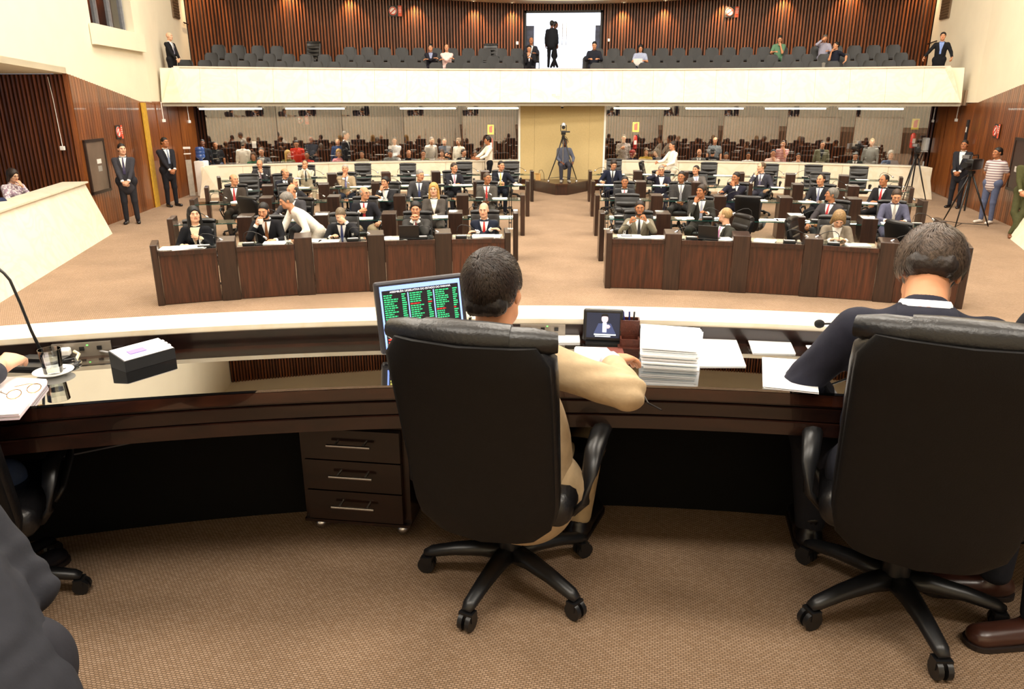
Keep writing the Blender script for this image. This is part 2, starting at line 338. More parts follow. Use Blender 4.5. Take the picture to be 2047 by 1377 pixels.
# back wall with slats (upper gallery) and door opening
DX0, DX1 = pY(1048, 80, 28)[0], pY(1203, 80, 28)[0]; DTOP = 5.72
back = struct('wall_back_upper', MB().loft([[(x, Yb(x) + .06, 3.5), (x, Yb(x) + .16, 3.5), (x, Yb(x) + .16, CEIL), (x, Yb(x) + .06, CEIL)] for x in np.linspace(-14.5, DX0, 24)]).loft([[(x, Yb(x) + .06, 3.5), (x, Yb(x) + .16, 3.5), (x, Yb(x) + .16, CEIL), (x, Yb(x) + .06, CEIL)] for x in np.linspace(DX1, 14.2, 24)]).loft([[(x, Yb(x) + .06, DTOP), (x, Yb(x) + .16, DTOP), (x, Yb(x) + .16, CEIL), (x, Yb(x) + .06, CEIL)] for x in np.linspace(DX0, DX1, 4)]), M_SLATB)
slat = MB().box((0, 0, (CEIL + 3.76) / 2), (.052, .06, CEIL - 3.76)).mesh('slat')
slat2 = MB().box((0, 0, (CEIL + DTOP) / 2), (.052, .06, CEIL - DTOP)).mesh('slat')
x = -13.6
while x < 13.5:
    if DX0 - .03 < x < DX1 + .03: obj('slat', slat2, M_SLAT, back, loc=(x, Yb(x), 0))
    else: obj('slat', slat, M_SLAT, back, loc=(x, Yb(x), 0))
    x += .102
# lower back wall behind the glass room: finer slats, joined
m = MB().loft([[(x, Yb(x) + .06, -.1), (x, Yb(x) + .16, -.1), (x, Yb(x) + .16, 2.62), (x, Yb(x) + .06, 2.62)] for x in np.linspace(-14, 13.8, 40)])
lb = struct('wall_back_lower', m, M_SLATB)
m = MB(); x = -13.2
while x < 13.2: m.box((x, Yb(x), 1.3), (.050, .06, 2.6)); x += .10
o = obj('slats', m, M_SLAT, lb); o['kind'] = 'stuff'
# cornice with downlights above the gallery wall
xs = np.linspace(-13, 13, 50)
YC = lambda x: ev(CF_F, x * .9) + 3.3 - .004 * x * x
ZC = lambda x: 5.93 + .006 * x * x
cor = struct('trim_3', MB().loft([[(x, YC(x), ZC(x)), (x, Yb(x) + .05, ZC(x)), (x, Yb(x) + .05, ZC(x) + .3), (x, YC(x), ZC(x) + .3)] for x in xs]), mat('cornice_plaster', '#cfc6b4', .7, var=.03))
for k, x in enumerate((-11.8, -9.2, -7.3, -5.2, -3.2, -1.9, 1.9, 3.3, 5.3, 7.2, 9.2, 11.4)):
    t = thing('gallery_downlight', 'small downlight under the cornice above the gallery wall, %s from left' % nth(k), 'ceiling lamp', (x, Yb(x) - .30, ZC(x) - .025), 0, 'gallery downlights')
    obj('ring', MB().lathe([(.05, .0), (.085, .0), (.085, .025), (.05, .025)], n=14), M_WHITE, t)
    obj('bulb', MB().sphere((0, 0, .03), .036), emitmat('warm_bulb', '#ffdfa8', 6) if k == 0 else bpy.data.materials['warm_bulb'], t)
    l = bpy.data.lights.new('gallery_spot', 'SPOT'); l.energy = 260; l.color = (1, .68, .36); l.spot_size = math.radians(84); l.spot_blend = .7; l.shadow_soft_size = .05
    lo = bpy.data.objects.new('gallery_spot', l); COL.objects.link(lo); lo.location = (x, Yb(x) - .30, ZC(x) - .07); lo.rotation_euler = (math.radians(12), 0, 0)
# daylight lobby behind the gallery door
YD = Yb(.0) + .1
lob = struct('wall_lobby', MB().box((0, YD + 3.0, 5.0), (9, .1, 4)), emitmat('daylight_window', '#e9f1ff', 3.2))
struct('floor_lobby', MB().box((0, YD + 1.5, 3.70), (9, 3.1, .1)), mat('lobby_floor', '#cfc7b5', .3))
dr = struct('door_1', MB().box((DX0 + .03, YD - .04, 4.74), (.06, .16, 1.96)).box((DX1 - .03, YD - .04, 4.74), (.06, .16, 1.96)).box(((DX0 + DX1) / 2, YD - .04, 5.69), (DX1 - DX0, .16, .08)), mat('dark_steel', '#15161d', .4))
DM = (pY(1128, 80, 28)[0])
gx0, gx1 = pY(1067, 80, 28)[0], pY(1190, 80, 28)[0]
for a, b in ((DX0 + .06, gx0), (gx1, DX1 - .06)):
    obj('side_panel', MB().box(((a + b) / 2, YD - .02, 4.5), (abs(b - a), .06, 1.5)), mat('frosted_dark_glass', '#39415a', .2, var=.5, scale=6), dr)
for sx in (-.5, .5):
    g = obj('door_leaf', MB().box((DM + sx * (gx1 - gx0) / 2, YD, 4.70), ((gx1 - gx0) / 2 - .02, .012, 1.86)), glassmat('door_glass', (.97, .98, 1), .04), dr)
    obj('door_handle', MB().cyl((DM + sx * .14, YD - .06, 4.6), (DM + sx * .14, YD - .06, 5.35), .014), M_CHROME, g)
# ---- glass public room: marble partition, panes, booth wall
def Yp(x): return ev(CF_P, x)
bx0, bx1 = pY(1040, 260, 24.6)[0], pY(1207, 260, 24.6)[0]
for nm, a, b, fl in (('wall_partition_left', -10.75, bx0 - .03, -1), ('wall_partition_right', bx1 + .03, 10.75, 1)):
    core = struct(nm, MB().loft([[(x, Yp(x) + .04, 0), (x, Yp(x) + .26, 0), (x, Yp(x) + .26, .90), (x, Yp(x) + .04, .90)] for x in np.linspace(a + (.1 if fl < 0 else 0), b - (.1 if fl > 0 else 0), 24)]), M_WALL)
    e = np.linspace(a, b, 9)
    for p, q in zip(e[:-1], e[1:]):
        ot = lambda x, top: x + (.22 * (-fl) if top and abs(x) > 10.6 else 0)
        obj('marble_panel', MB().loft([[(ot(x, 0), Yp(x), 0), (ot(x, 0), Yp(x) + .04, 0), (ot(x, 1), Yp(x) + .04, .90), (ot(x, 1), Yp(x), .90)] for x in np.linspace(p + .004, q - .004, 3)]), M_MARB, core)
    obj('ledge', MB().loft([[(x, Yp(x) - .02, .90), (x, Yp(x) + .34, .90), (x, Yp(x) + .34, .925), (x, Yp(x) - .02, .925)] for x in np.linspace(a + (.22 if fl < 0 else 0), b - (.22 if fl > 0 else 0), 24)]), M_MARB, core)
    gl = struct('window_%d' % (2 if fl < 0 else 3), MB().loft([[(x, Yp(x) + .17, .925), (x, Yp(x) + .23, .925), (x, Yp(x) + .23, .95), (x, Yp(x) + .17, .95)] for x in np.linspace(a + .3 * (fl < 0), b - .3 * (fl > 0), 24)]), M_CHROME)
    e = np.linspace(a + .3 * (fl < 0), b - .3 * (fl > 0), 6)
    for p, q in zip(e[:-1], e[1:]):
        x0, x1 = p + .006, q - .006
        P0 = np.array([x0, Yp(x0) + .2]); P1 = np.array([x1, Yp(x1) + .2])
        obj('pane', MB().box(((x0 + x1) / 2, (P0[1] + P1[1]) / 2, 1.775), (np.linalg.norm(P1 - P0), .010, 1.65), rz=math.atan2(*(P1 - P0)[::-1])), M_ROOMGL, gl)
bo = struct('wall_booth', MB().box(((bx0 + bx1) / 2, 24.75, 1.31), (bx1 - bx0, .2, 2.62)), mat('beige_felt', '#c3ad7c', .9, var=.04, scale=30))
for x in (bx0 - .03, bx1 + .03): obj('edge_strip', MB().box((x, 24.66, 1.31), (.06, .08, 2.62)), M_WHITE, bo)
for x in (bx0 + .45, bx1 - .45): obj('panel_seam', MB().box((x, 24.648, 1.31), (.008, .006, 2.6)), mat('seam', '#a8956a', .9), bo)
for x in (bx0, bx1): obj('side_wall', MB().box((x, 26.3, 1.31), (.1, 3.2, 2.62)), mat('beige_felt', '#c3ad7c'), bo)
# fluorescent battens under the balcony, behind the glass
for i, px in enumerate((500, 640, 850, 985, 1290, 1440, 1600, 1740)):
    x = pY(px, 212, 24.6)[0]; y = Yp(x) + 1.0 + .02 * abs(x)
    t = thing('fluorescent_batten', 'white fluorescent batten on the ceiling of the glass room, %s from left' % nth(i), 'ceiling lamp', (x, y, 2.54), tang(CF_P, x), 'fluorescent battens in the glass room')
    obj('housing', MB().box((0, 0, .02), (1.9, .16, .04)), M_WHITE, t)
    obj('tube', MB().cyl((-.9, 0, -.025), (.9, 0, -.025), .022, n=8), emitmat('tube_light', '#f4fff4', 7) if i == 0 else bpy.data.materials['tube_light'], t)
    area('batten_light', (x, y, 2.50), 1.7, .12, 75, (1, .95, .85))
# ---- side tribunes (sloping marble fronts)
def tribune(name, b0, b1, t0, t1, back):
    m = MB(); P = [np.array(p) for p in (b0, b1, t1, t0)]; bk = np.array(back)
    m = poly_prism(P, bk); return struct(name, m, M_MARB)
b1 = pz(225, 467, 0); b0 = pz(15, 596, 0); d = (b1 - b0); b0 = b0 - d * .55
t1 = pz(169, 366, 1.08); t0 = t1 - d * 1.45
tr = tribune('wall_tribune_left', b0, b1, t0, t1, (-.45, 0, 0))
u = d / np.linalg.norm(d); R_ = np.array([[u[1], u[0], 0], [-u[0], u[1], 0], [0, 0, 1]])
obj('ledge', MB().box((t0 + t1) / 2 + np.array([-.2, 0, .015]), (.5, np.linalg.norm(t1 - t0), .03), rz=-math.atan2(u[0], u[1])), M_MARB, tr)
b1 = pz(2017, 476, 0); b0 = pz(2047, 500, 0); d = (b1 - b0) / np.linalg.norm(b1 - b0)
t1 = b1 + np.array([.55, .1, 1.0])
tr = tribune('wall_tribune_right', b1 - d * 7, b1, t1 - d * 7, t1, (.45, 0, 0))
# ================================================================ MEMBERS' DESKS
M_POST = wood('post_wood', '#21130e', '#3a241a')
M_FRONT = wood('front_panel_wood', '#2e170e', '#5a2f1c')
ROWPX = {1: [(321, 613), (465, 600), (615, 590), (757, 583), (890, 577), (1016, 573), (1215, 579), (1340, 581), (1474, 586), (1614, 594), (1763, 605), (1912, 616)],
 2: [(358, 432), (492, 432), (651, 425), (782, 424), (914, 422), (1033, 421), (1203, 421), (1324, 424), (1456, 427), (1588, 429), (1730, 433), (1870, 437)],
 3: [(398, 395), (535, 394), (671, 391), (804, 388), (928, 387), (1046, 388), (1194, 387), (1311, 388), (1436, 390), (1566, 392), (1705, 396), (1838, 398)],
 4: [(428, 371), (538, 370), (650, 367), (757, 364), (857, 362), (959, 361), (1056, 361), (1186, 361), (1280, 361), (1386, 362), (1489, 364), (1591, 367), (1704, 371), (1813, 373)],
 5: [(451, 352), (559, 349), (667, 347), (773, 345), (873, 343), (972, 341), (1065, 340), (1180, 340), (1273, 340), (1372, 342), (1475, 344), (1577, 347), (1686, 351), (1792, 353)]}
PH = .86; GZ = .755
ROWC = {}; POSTX = {}
for r, px in ROWPX.items():
    P = np.array([pz(x, y, 0 if r == 1 else PH)[:2] for x, y in px])
    if r > 1: P[:, 1] -= .25
    c = quad3(P); ROWC[r] = c; n = len(P) // 2
    POSTX[r] = (P[:n, 0].tolist(), P[n:, 0].tolist())
def rowpt(r, x, dy=0.0, z=0.0):
    c = ROWC[r]; a = tang(c, x); return np.array([x - dy * math.sin(a), ev(c, x) + dy * math.cos(a), z]), a
RNAME = {1: 'front', 2: 'second', 3: 'third', 4: 'fourth', 5: 'back'}
post_w = MB().rbox((0, .23, PH / 2), (.25, .46, PH), .008, seg=1).mesh('post')
post_n = MB().rbox((0, .23, PH / 2), (.09, .46, PH), .008, seg=1).mesh('post')
for r in ROWC:
    for sd in (0, 1):
        X = POSTX[r][sd]; sname = 'left' if sd == 0 else 'right'
        c0, _ = rowpt(r, (X[0] + X[-1]) / 2)
        t = thing('bench_desk', '%s row bench desk of dark wood and glass, %s of the aisle' % (RNAME[r], sname), 'desk', (0, 0, 0))
        for i, x in enumerate(X):
            p, a = rowpt(r, x); end = i in (0, len(X) - 1)
            obj('post', post_n if end else post_w, M_POST, t, loc=p, rot=a)
        for i in range(len(X) - 1):
            xa, xb = X[i] + (.045 if i == 0 else .125), X[i + 1] - (.045 if i == len(X) - 2 else .125)
            pa, _ = rowpt(r, xa); pb, _ = rowpt(r, xb); L = np.linalg.norm(pb - pa); a = math.atan2(pb[1] - pa[1], pb[0] - pa[0]); c = (pa + pb) / 2
            if r == 1:
                obj('front_panel', MB().box((0, .045, .36), (L, .03, .70)), M_FRONT, t, loc=c, rot=a)
                obj('desktop', MB().box((0, .26, .725), (L, .48, .04)), M_WOODD, t, loc=c, rot=a)
                gt = obj('glass_top', MB().box((0, .27, .752), (L - .02, .44, .010)), M_GTOP, t, loc=c, rot=a)
                obj('front_rail', MB().box((0, .022, .735), (L, .045, .06)), M_WOOD, t, loc=c, rot=a)
            else:
                gt = obj('glass_top', MB().box((0, .25, GZ - .006), (L, .46, .012)), M_GTOP, t, loc=c, rot=a)
                obj('glass_edge', MB().box((0, .0185, GZ - .006), (L, .003, .0125)), M_GEDGE, gt, loc=(0, 0, 0))
def bay(r, sd, i):
    X = POSTX[r][sd]; return (X[i] + X[i + 1]) / 2
# ================================================================ EXECUTIVE CHAIR (faces -Y, root on the floor)
def back_axis(t): return np.array([0, .235 + .17 * t ** 1.15, .345 + .70 * t])
def slab(w0, w1, depth, off, t0, t1, rt, rb, n=14):
    m = MB(); rings = []
    for t in np.linspace(0, 1, n):
        q = t0 + (t1 - t0) * t; c = back_axis(q); w = w0 + (w1 - w0) * q
        e = 1.0
        if t < .22: e = 1 - rb * (1 - math.sqrt(max(0, 1 - ((.22 - t) / .22) ** 2)))
        if t > .88: e = 1 - rt * (1 - math.sqrt(max(0, 1 - ((t - .88) / .12) ** 2)))
        d = depth * (.55 if t in (0, 1) else 1)
        if t == 0 or t == 1: e *= .96
        ring = []
        for k in range(20):
            a = 2 * math.pi * k / 20; cx, cy = math.cos(a), math.sin(a)
            sx = math.copysign(abs(cx) ** .32, cx); sy = math.copysign(abs(cy) ** .45, cy)
            bow = .045 * (1 - (sx) ** 2) if off >= 0 else .045 * (1 - sx ** 2)
            ring.append(c + np.array([sx * w / 2 * e, off + sy * d / 2 + bow - .03, 0]))
        rings.append(ring)
    m.loft(rings); return m
CH = {}
CH['back_panel'] = smooth(slab(.455, .485, .03, .055, .0, .985, .12, .26).mesh('back_panel'), 50)
CH['backrest'] = smooth(slab(.465, .50, .085, .010, .02, 1.0, .22, .26).mesh('backrest'), 50)
m = MB(); c = back_axis(.985) + np.array([0, -.012, 0])
m.tube([c + np.array([x, .045 * (1 - (x / .25) ** 2) - .03, .0]) for x in np.linspace(-.245, .245, 9)], [.028, .042, .044, .044, .044, .044, .044, .042, .028], 12, up=(0, 0, 1)); CH['bolster'] = smooth(m.mesh('bolster'), 60)
m = MB(); m.tube([c + np.array([x, .045 * (1 - (x / .25) ** 2) - .03, .004]) for x in np.linspace(-.125, .125, 5)], [.045, .050, .050, .050, .045], 14); CH['head_pad'] = smooth(m.mesh('head_pad'), 60)
def pad(t, h, w, off):
    c = back_axis(t); m = MB(); m.tube([c + np.array([x, -.055 + .03 * (1 - (x / .22) ** 2) * -1 + off, 0]) for x in np.linspace(-w / 2, w / 2, 5)], [h * .8, h, h, h, h * .8], 10, sq=1.0); return m
m = MB()
for t, h in ((.20, .062), (.38, .064), (.56, .064), (.73, .062)):
    c = back_axis(t); m.loft([[c + np.array([x, -.02 - .04 * math.cos(a) * (1 - .3 * (x / .21) ** 2), h * math.sin(a)]) for a in np.linspace(-math.pi / 2, math.pi / 2, 7)] for x in np.linspace(-.21, .21, 5)], closed=False)
CH['cushion'] = smooth(m.mesh('cushion'), 70)
m = MB(); m.rbox((0, -.03, .42), (.52, .50, .12), .05); CH['seat'] = smooth(m.mesh('seat'), 60)
def arm(s):
    m = MB(); m.tube([(x, y, .38 + (z - .38) * .80) for x, y, z in [(s * .25, .12, .38), (s * .295, .15, .46), (s * .30, .13, .57), (s * .30, .06, .635), (s * .30, -.06, .655), (s * .30, -.2, .64), (s * .295, -.25, .60), (s * .285, -.2, .52), (s * .27, -.1, .42), (s * .24, -.06, .37)]], [.018, .022, .024, .03, .034, .032, .024, .018, .018, .018], 8, sq=.62); return smooth(m.mesh('armrest'))
CH['arm-1'] = arm(-1); CH['arm1'] = arm(1)
m = MB(); m.cyl((0, 0, .1), (0, 0, .37), .028); m.cyl((0, 0, .1), (0, 0, .2), .045, .04); m.box((0, 0, .36), (.24, .24, .03)); CH['column'] = smooth(m.mesh('column'), 40)
def leg5(): m = MB(); m.tube([(.02, 0, .115), (.1, 0, .118), (.2, 0, .105), (.29, 0, .085), (.315, 0, .075)], [.042, .036, .03, .026, .018], 8, sq=.75); return m
def caster5(): m = MB(); m.cyl((.31, -.022, .032), (.31, -.006, .032), .031, n=14); m.cyl((.31, .006, .032), (.31, .022, .032), .031, n=14); m.box((.305, 0, .052), (.035, .05, .03)); return m
CH['leg'] = smooth(leg5().mesh('leg')); CH['caster'] = smooth(caster5().mesh('caster'), 40)
m = MB()
for k in range(5):
    a = 2 * math.pi * k / 5 + .3; R = np.array([[math.cos(a), -math.sin(a), 0], [math.sin(a), math.cos(a), 0], [0, 0, 1]])
    for q in (leg5(), caster5()): m.add((np.array(q.v) @ R.T), q.f)
CH['base'] = smooth(m.mesh('base'), 40)
def chair(loc, rz, label, group=None, near=False, scale=1.0, base_rot=0.0):
    t = thing('executive_chair', label, 'chair', loc, rz, group); t.scale = (scale,) * 3
    b = obj('backrest', CH['backrest'], M_LEATH, t); obj('back_panel', CH['back_panel'], M_FABRB, b); obj('cushion', CH['cushion'], M_LEATH, b)
    h = obj('bolster', CH['bolster'], M_LEATH, b)
    if near: obj('head_pad', CH['head_pad'], M_LEATH, b)
    obj('seat', CH['seat'], M_LEATH, t)
    for s in (-1, 1): obj('armrest', CH['arm%d' % s], M_BLKPL, t)
    obj('column', CH['column'], M_BLKPL, t)
    if near:
        for k in range(5):
            l = obj('leg', CH['leg'], M_BLKPL, t, rot=base_rot - rz + 2 * math.pi * k / 5); obj('caster', CH['caster'], M_BLKPL, l)
    else: obj('base', CH['base'], M_BLKPL, t, rot=base_rot)
    return t
c1 = chair((-.165, 2.31, DZ), math.radians(167), 'black leather executive chair in the foreground, seen from behind, beige suit sitter', near=True, base_rot=math.radians(175))
c2 = chair((1.14, 2.23, DZ), math.radians(162), 'black leather executive chair at the right edge, seen from behind, dark suit sitter', near=True, base_rot=math.radians(129), scale=1.05)
c3 = chair((-1.93, 2.06, DZ), math.radians(200), 'black chair with looped armrest at the lower left edge', near=True, base_rot=math.radians(14), scale=.88)
# ================================================================ PRESIDING DESK
desk = thing('presiding_desk', 'long curved dark wood presiding desk with glass top on the dais', 'desk', (DC[0], DC[1] + 6.3, DZ))
off = desk.location
def dpart(name, prof, m_, a0=A0, a1=A1, parent=desk, step=1.5, zo=DZ):
    q = sweep([(R, z + zo) for R, z in prof], a0, a1, step); q.v = [(x - off[0], y - off[1], z - off[2]) for x, y, z in q.v]
    return obj(name, q, m_, parent, sm=30)
M_DTOP = wood('desktop_walnut', '#20100b', '#3a1d12', .12, (3, 14, 14), coat=.8)
top_ = dpart('desktop', [(6.05, .700), (6.59, .700), (6.59, .738), (6.05, .738)], M_DTOP)
ea = [-36, -20.5, -3, 14.5, 33]
M_DGL = glassmat('desk_glass', (.86, .88, .86), .30, rough=.012)
for a, b in zip(ea[:-1], ea[1:]):
    dpart('glass_sheet', [(6.05, .740), (6.50, .740), (6.50, .748), (6.05, .748)], M_DGL, a + .03, b - .03)
for k, (R0, z0, z1) in enumerate(((6.052, .694, .738), (6.040, .648, .690), (6.028, .600, .644))):
    dpart('front_band', [(R0, z0), (R0 + .03, z0), (R0 + .03, z1), (R0, z1)], M_WOODD)
dpart('apron', [(6.10, .58), (6.13, .58), (6.13, .70), (6.10, .70)], M_WOODD)
dpart('riser', [(6.575, .70), (6.60, .70), (6.60, .80), (6.575, .80)], M_WOODD)
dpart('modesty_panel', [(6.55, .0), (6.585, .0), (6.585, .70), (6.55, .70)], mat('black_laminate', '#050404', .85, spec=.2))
for a in (-29, 20.5):
    q = MB(); pr = [apt(R, a, 0) for R in (6.12, 6.55)]
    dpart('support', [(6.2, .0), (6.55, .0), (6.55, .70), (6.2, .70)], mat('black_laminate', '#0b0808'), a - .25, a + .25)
# drawer pedestal under the desk
pd = thing('drawer_pedestal', 'dark wood pedestal of three drawers with metal bar handles under the desk', 'cabinet', (-.785, 2.53, DZ), math.radians(-4))
W_, D_, z0, z1 = .43, .44, .062, .485
obj('body', MB().box((0, D_ / 2 + .018, (z0 + z1) / 2), (W_, D_, z1 - z0)).box((0, .012, z0 + .006), (W_, .03, .012)), M_WOODD, pd)
for k in range(3):
    h = (z1 - z0 - .03) / 3; zc_ = z1 - .012 - h * (k + .5)
    d = obj('drawer', MB().box((0, .0, zc_), (W_ - .05, .022, h - .006)), M_WOODD, pd)
    hd = MB(); hd.cyl((-.085, -.04, zc_ + .01), (.085, -.04, zc_ + .01), .006, n=10)
    for s in (-1, 1): hd.cyl((s * .055, -.04, zc_ + .01), (s * .055, -.01, zc_ + .01), .005, n=8)
    obj('handle', hd, M_CHROME, d, sm=40)
for sx in (-.17, .17):
    for sy in (.05, .38): obj('caster', MB().sphere((sx, sy, .028), .026, 12, 8).cyl((sx, sy, .05), (sx, sy, .064), .012), M_CHROME, pd, sm=True)
# ================================================================ PEOPLE: distance-field bodies
BIG = .25
class Field:
    def __init__(s, lo, hi, h):
        s.h = h; s.lo = np.array(lo, float) - 3 * h; n = np.ceil((np.array(hi) - s.lo) / h).astype(int) + 4; s.n = n
        s.ax = [s.lo[i] + h * np.arange(n[i]) for i in range(3)]; s.D = np.full(n, BIG, np.float32)
    def _sub(s, lo, hi):
        sl = []; 
        for i in range(3):
            a = int(np.clip((lo[i] - s.lo[i]) / s.h, 0, s.n[i])); b = int(np.clip((hi[i] - s.lo[i]) / s.h + 2, 0, s.n[i])); sl.append(slice(a, b))
        X = np.meshgrid(*[s.ax[i][sl[i]] for i in range(3)], indexing='ij', sparse=True); return tuple(sl), X
    def put(s, prim, k=.03, sub=False):
        lo, hi, fn = prim; sl, X = s._sub(lo - .06, hi + .06); d = fn(X).astype(np.float32); o = s.D[sl]
        if o.size == 0: return
        if sub: d = -d; h = np.clip(.5 - .5 * (o - d) / k, 0, 1); s.D[sl] = o * (1 - h) + d * h + k * h * (1 - h)
        else: h = np.clip(.5 + .5 * (o - d) / k, 0, 1); s.D[sl] = o * (1 - h) + d * h - k * h * (1 - h)
    def nets(s):
        D = s.D; S = D < 0; c = S[:-1, :-1, :-1]; cnt = np.zeros(c.shape, np.int8); P = {}
        for i in (0, 1):
            for j in (0, 1):
                for k in (0, 1): cnt += S[i:D.shape[0] - 1 + i, j:D.shape[1] - 1 + j, k:D.shape[2] - 1 + k]
        act = (cnt > 0) & (cnt < 8); I = np.argwhere(act); idx = np.full(c.shape, -1, np.int64); idx[act] = np.arange(len(I))
        acc = np.zeros((len(I), 3)); w = np.zeros(len(I))
        cor = [(i, j, k) for i in (0, 1) for j in (0, 1) for k in (0, 1)]
        val = {q: D[I[:, 0] + q[0], I[:, 1] + q[1], I[:, 2] + q[2]].astype(float) for q in cor}
        for q in cor:
            for a in range(3):
                if q[a] == 0:
                    r = list(q); r[a] = 1; r = tuple(r); va, vb = val[q], val[r]; m = (va < 0) != (vb < 0); t = np.where(m, va / np.where(m, va - vb, 1), 0)
                    p = np.array(q, float)[None] + np.eye(3)[a][None] * t[:, None]; acc += p * m[:, None]; w += m
        V = s.lo + s.h * (I + acc / w[:, None]); Fq = []
        for a in range(3):
            b, c_ = (a + 1) % 3, (a + 2) % 3; sl0 = [slice(None)] * 3; sl1 = [slice(None)] * 3; sl0[a] = slice(0, -1); sl1[a] = slice(1, None)
            A, B = S[tuple(sl0)], S[tuple(sl1)]; E = np.argwhere(A != B)
            E = E[(E[:, b] > 0) & (E[:, c_] > 0) & (E[:, b] < D.shape[b] - 1) & (E[:, c_] < D.shape[c_] - 1)]
            if not len(E): continue
            def cell(db, dc): e = E.copy(); e[:, b] -= db; e[:, c_] -= dc; return idx[e[:, 0], e[:, 1], e[:, 2]]
            q = np.stack([cell(1, 1), cell(0, 1), cell(0, 0), cell(1, 0)], 1); fl = ~A[E[:, 0], E[:, 1], E[:, 2]]; q[fl] = q[fl][:, ::-1]; Fq.append(q)
        return V, (np.concatenate(Fq) if Fq else np.zeros((0, 4), int))
def relax(V, Fq, it=1, lam=.5):
    for _ in range(it):
        A = np.zeros_like(V); n = np.zeros(len(V))
        for i in range(4):
            for j in ((i + 1) % 4, (i + 3) % 4): np.add.at(A, Fq[:, i], V[Fq[:, j]]); np.add.at(n, Fq[:, i], 1)
        V = V + lam * (A / np.maximum(n, 1)[:, None] - V)
    return V
def cone(a, b, ra, rb, flat=None):
    a = np.array(a, float); b = np.array(b, float); ba = b - a; L = ba @ ba + 1e-12; R = max(ra, rb)
    if flat is None:
        def fn(X):
            px, py, pz_ = X[0] - a[0], X[1] - a[1], X[2] - a[2]; t = np.clip((px * ba[0] + py * ba[1] + pz_ * ba[2]) / L, 0, 1)
            return np.sqrt((px - ba[0] * t) ** 2 + (py - ba[1] * t) ** 2 + (pz_ - ba[2] * t) ** 2) - (ra + (rb - ra) * t)
    else:
        n, f = np.array(flat[0], float), flat[1]; g = 1 / f - 1; bn = ba @ n; b2 = ba + n * bn * g; L2 = b2 @ b2 + 1e-12
        def fn(X):
            px, py, pz_ = X[0] - a[0], X[1] - a[1], X[2] - a[2]; q = (px * n[0] + py * n[1] + pz_ * n[2]) * g
            px, py, pz_ = px + n[0] * q, py + n[1] * q, pz_ + n[2] * q; t = np.clip((px * b2[0] + py * b2[1] + pz_ * b2[2]) / L2, 0, 1)
            return (np.sqrt((px - b2[0] * t) ** 2 + (py - b2[1] * t) ** 2 + (pz_ - b2[2] * t) ** 2) - (ra + (rb - ra) * t)) * (.5 + .5 * min(f, 1))
    R2 = R * max(1, flat[1] if flat else 1)
    return np.minimum(a, b) - R2, np.maximum(a, b) + R2, fn
def ell(c, r):
    c = np.array(c, float); r = np.array(r, float); mr = r.min()
    return c - r, c + r, (lambda X: (np.sqrt(((X[0] - c[0]) / r[0]) ** 2 + ((X[1] - c[1]) / r[1]) ** 2 + ((X[2] - c[2]) / r[2]) ** 2) - 1) * mr)
def Rm(ax, d):
    a = math.radians(d); c, s = math.cos(a), math.sin(a)
    return np.array({'x': [[1, 0, 0], [0, c, -s], [0, s, c]], 'y': [[c, 0, s], [0, 1, 0], [-s, 0, c]], 'z': [[c, -s, 0], [s, c, 0], [0, 0, 1]]}[ax])
# ---- head (faces -Y, origin between the ears) and hair
def head_field(h):
    f = Field((-.1, -.13, -.2), (.1, .13, .14), h)
    f.put(ell((0, .018, .032), (.075, .096, .088)), .02)
    f.put(cone((0, -.028, .0), (0, -.04, -.068), .062, .047), .03); f.put(cone((-.028, -.03, -.07), (.028, -.03, -.07), .036, .036), .025); f.put(ell((0, -.068, -.094), (.026, .022, .018)), .02)
    for s in (-1, 1):
        f.put(ell((s * .042, -.058, -.024), (.026, .024, .026)), .02); f.put(ell((s * .077, .012, -.006), (.009, .02, .032)), .006)
    f.put(cone((-.034, -.080, .026), (.034, -.080, .026), .013, .013), .02)
    for s in (-1, 1): f.put(ell((s * .031, -.102, .004), (.018, .018, .012)), .014, sub=True)
    f.put(cone((0, -.088, .016), (0, -.109, -.026), .008, .013), .01)
    for s in (-1, 1): f.put(ell((s * .012, -.098, -.029), (.009, .011, .008)), .006)
    f.put(cone((-.018, -.086, -.056), (.018, -.086, -.056), .008, .008), .008); f.put(cone((-.014, -.084, -.066), (.014, -.084, -.066), .008, .008), .008)
    f.put(cone((0, .02, -.06), (0, .034, -.2), .054, .06), .03)
    return f
HEADS = {}
for key, h in (('near', .0055), ('mid', .0085), ('far', .0125)):
    V, Q = head_field(h).nets(); V = relax(V, Q, 1, .35); C_ = V[Q].mean(1)
    mi = np.zeros(len(Q), int); mi[(np.abs(C_[:, 0]) < .024) & (C_[:, 1] < -.078) & (C_[:, 2] > -.072) & (C_[:, 2] < -.05)] = 2
    eb = MB()
    for s in (-1, 1):
        eb.sphere((s * .031, -.0795, .004), (.0135, .009, .007), 8, 5, mi=3); eb.sphere((s * .031, -.0865, .004), (.0062, .0035, .006), 8, 5, mi=1)
        eb.tube([(s * .016, -.094, .024), (s * .031, -.095, .030), (s * .047, -.086, .026)], [.0035, .0048, .003], 5, mi=1)
    HEADS[key] = (V, Q, mi, eb)
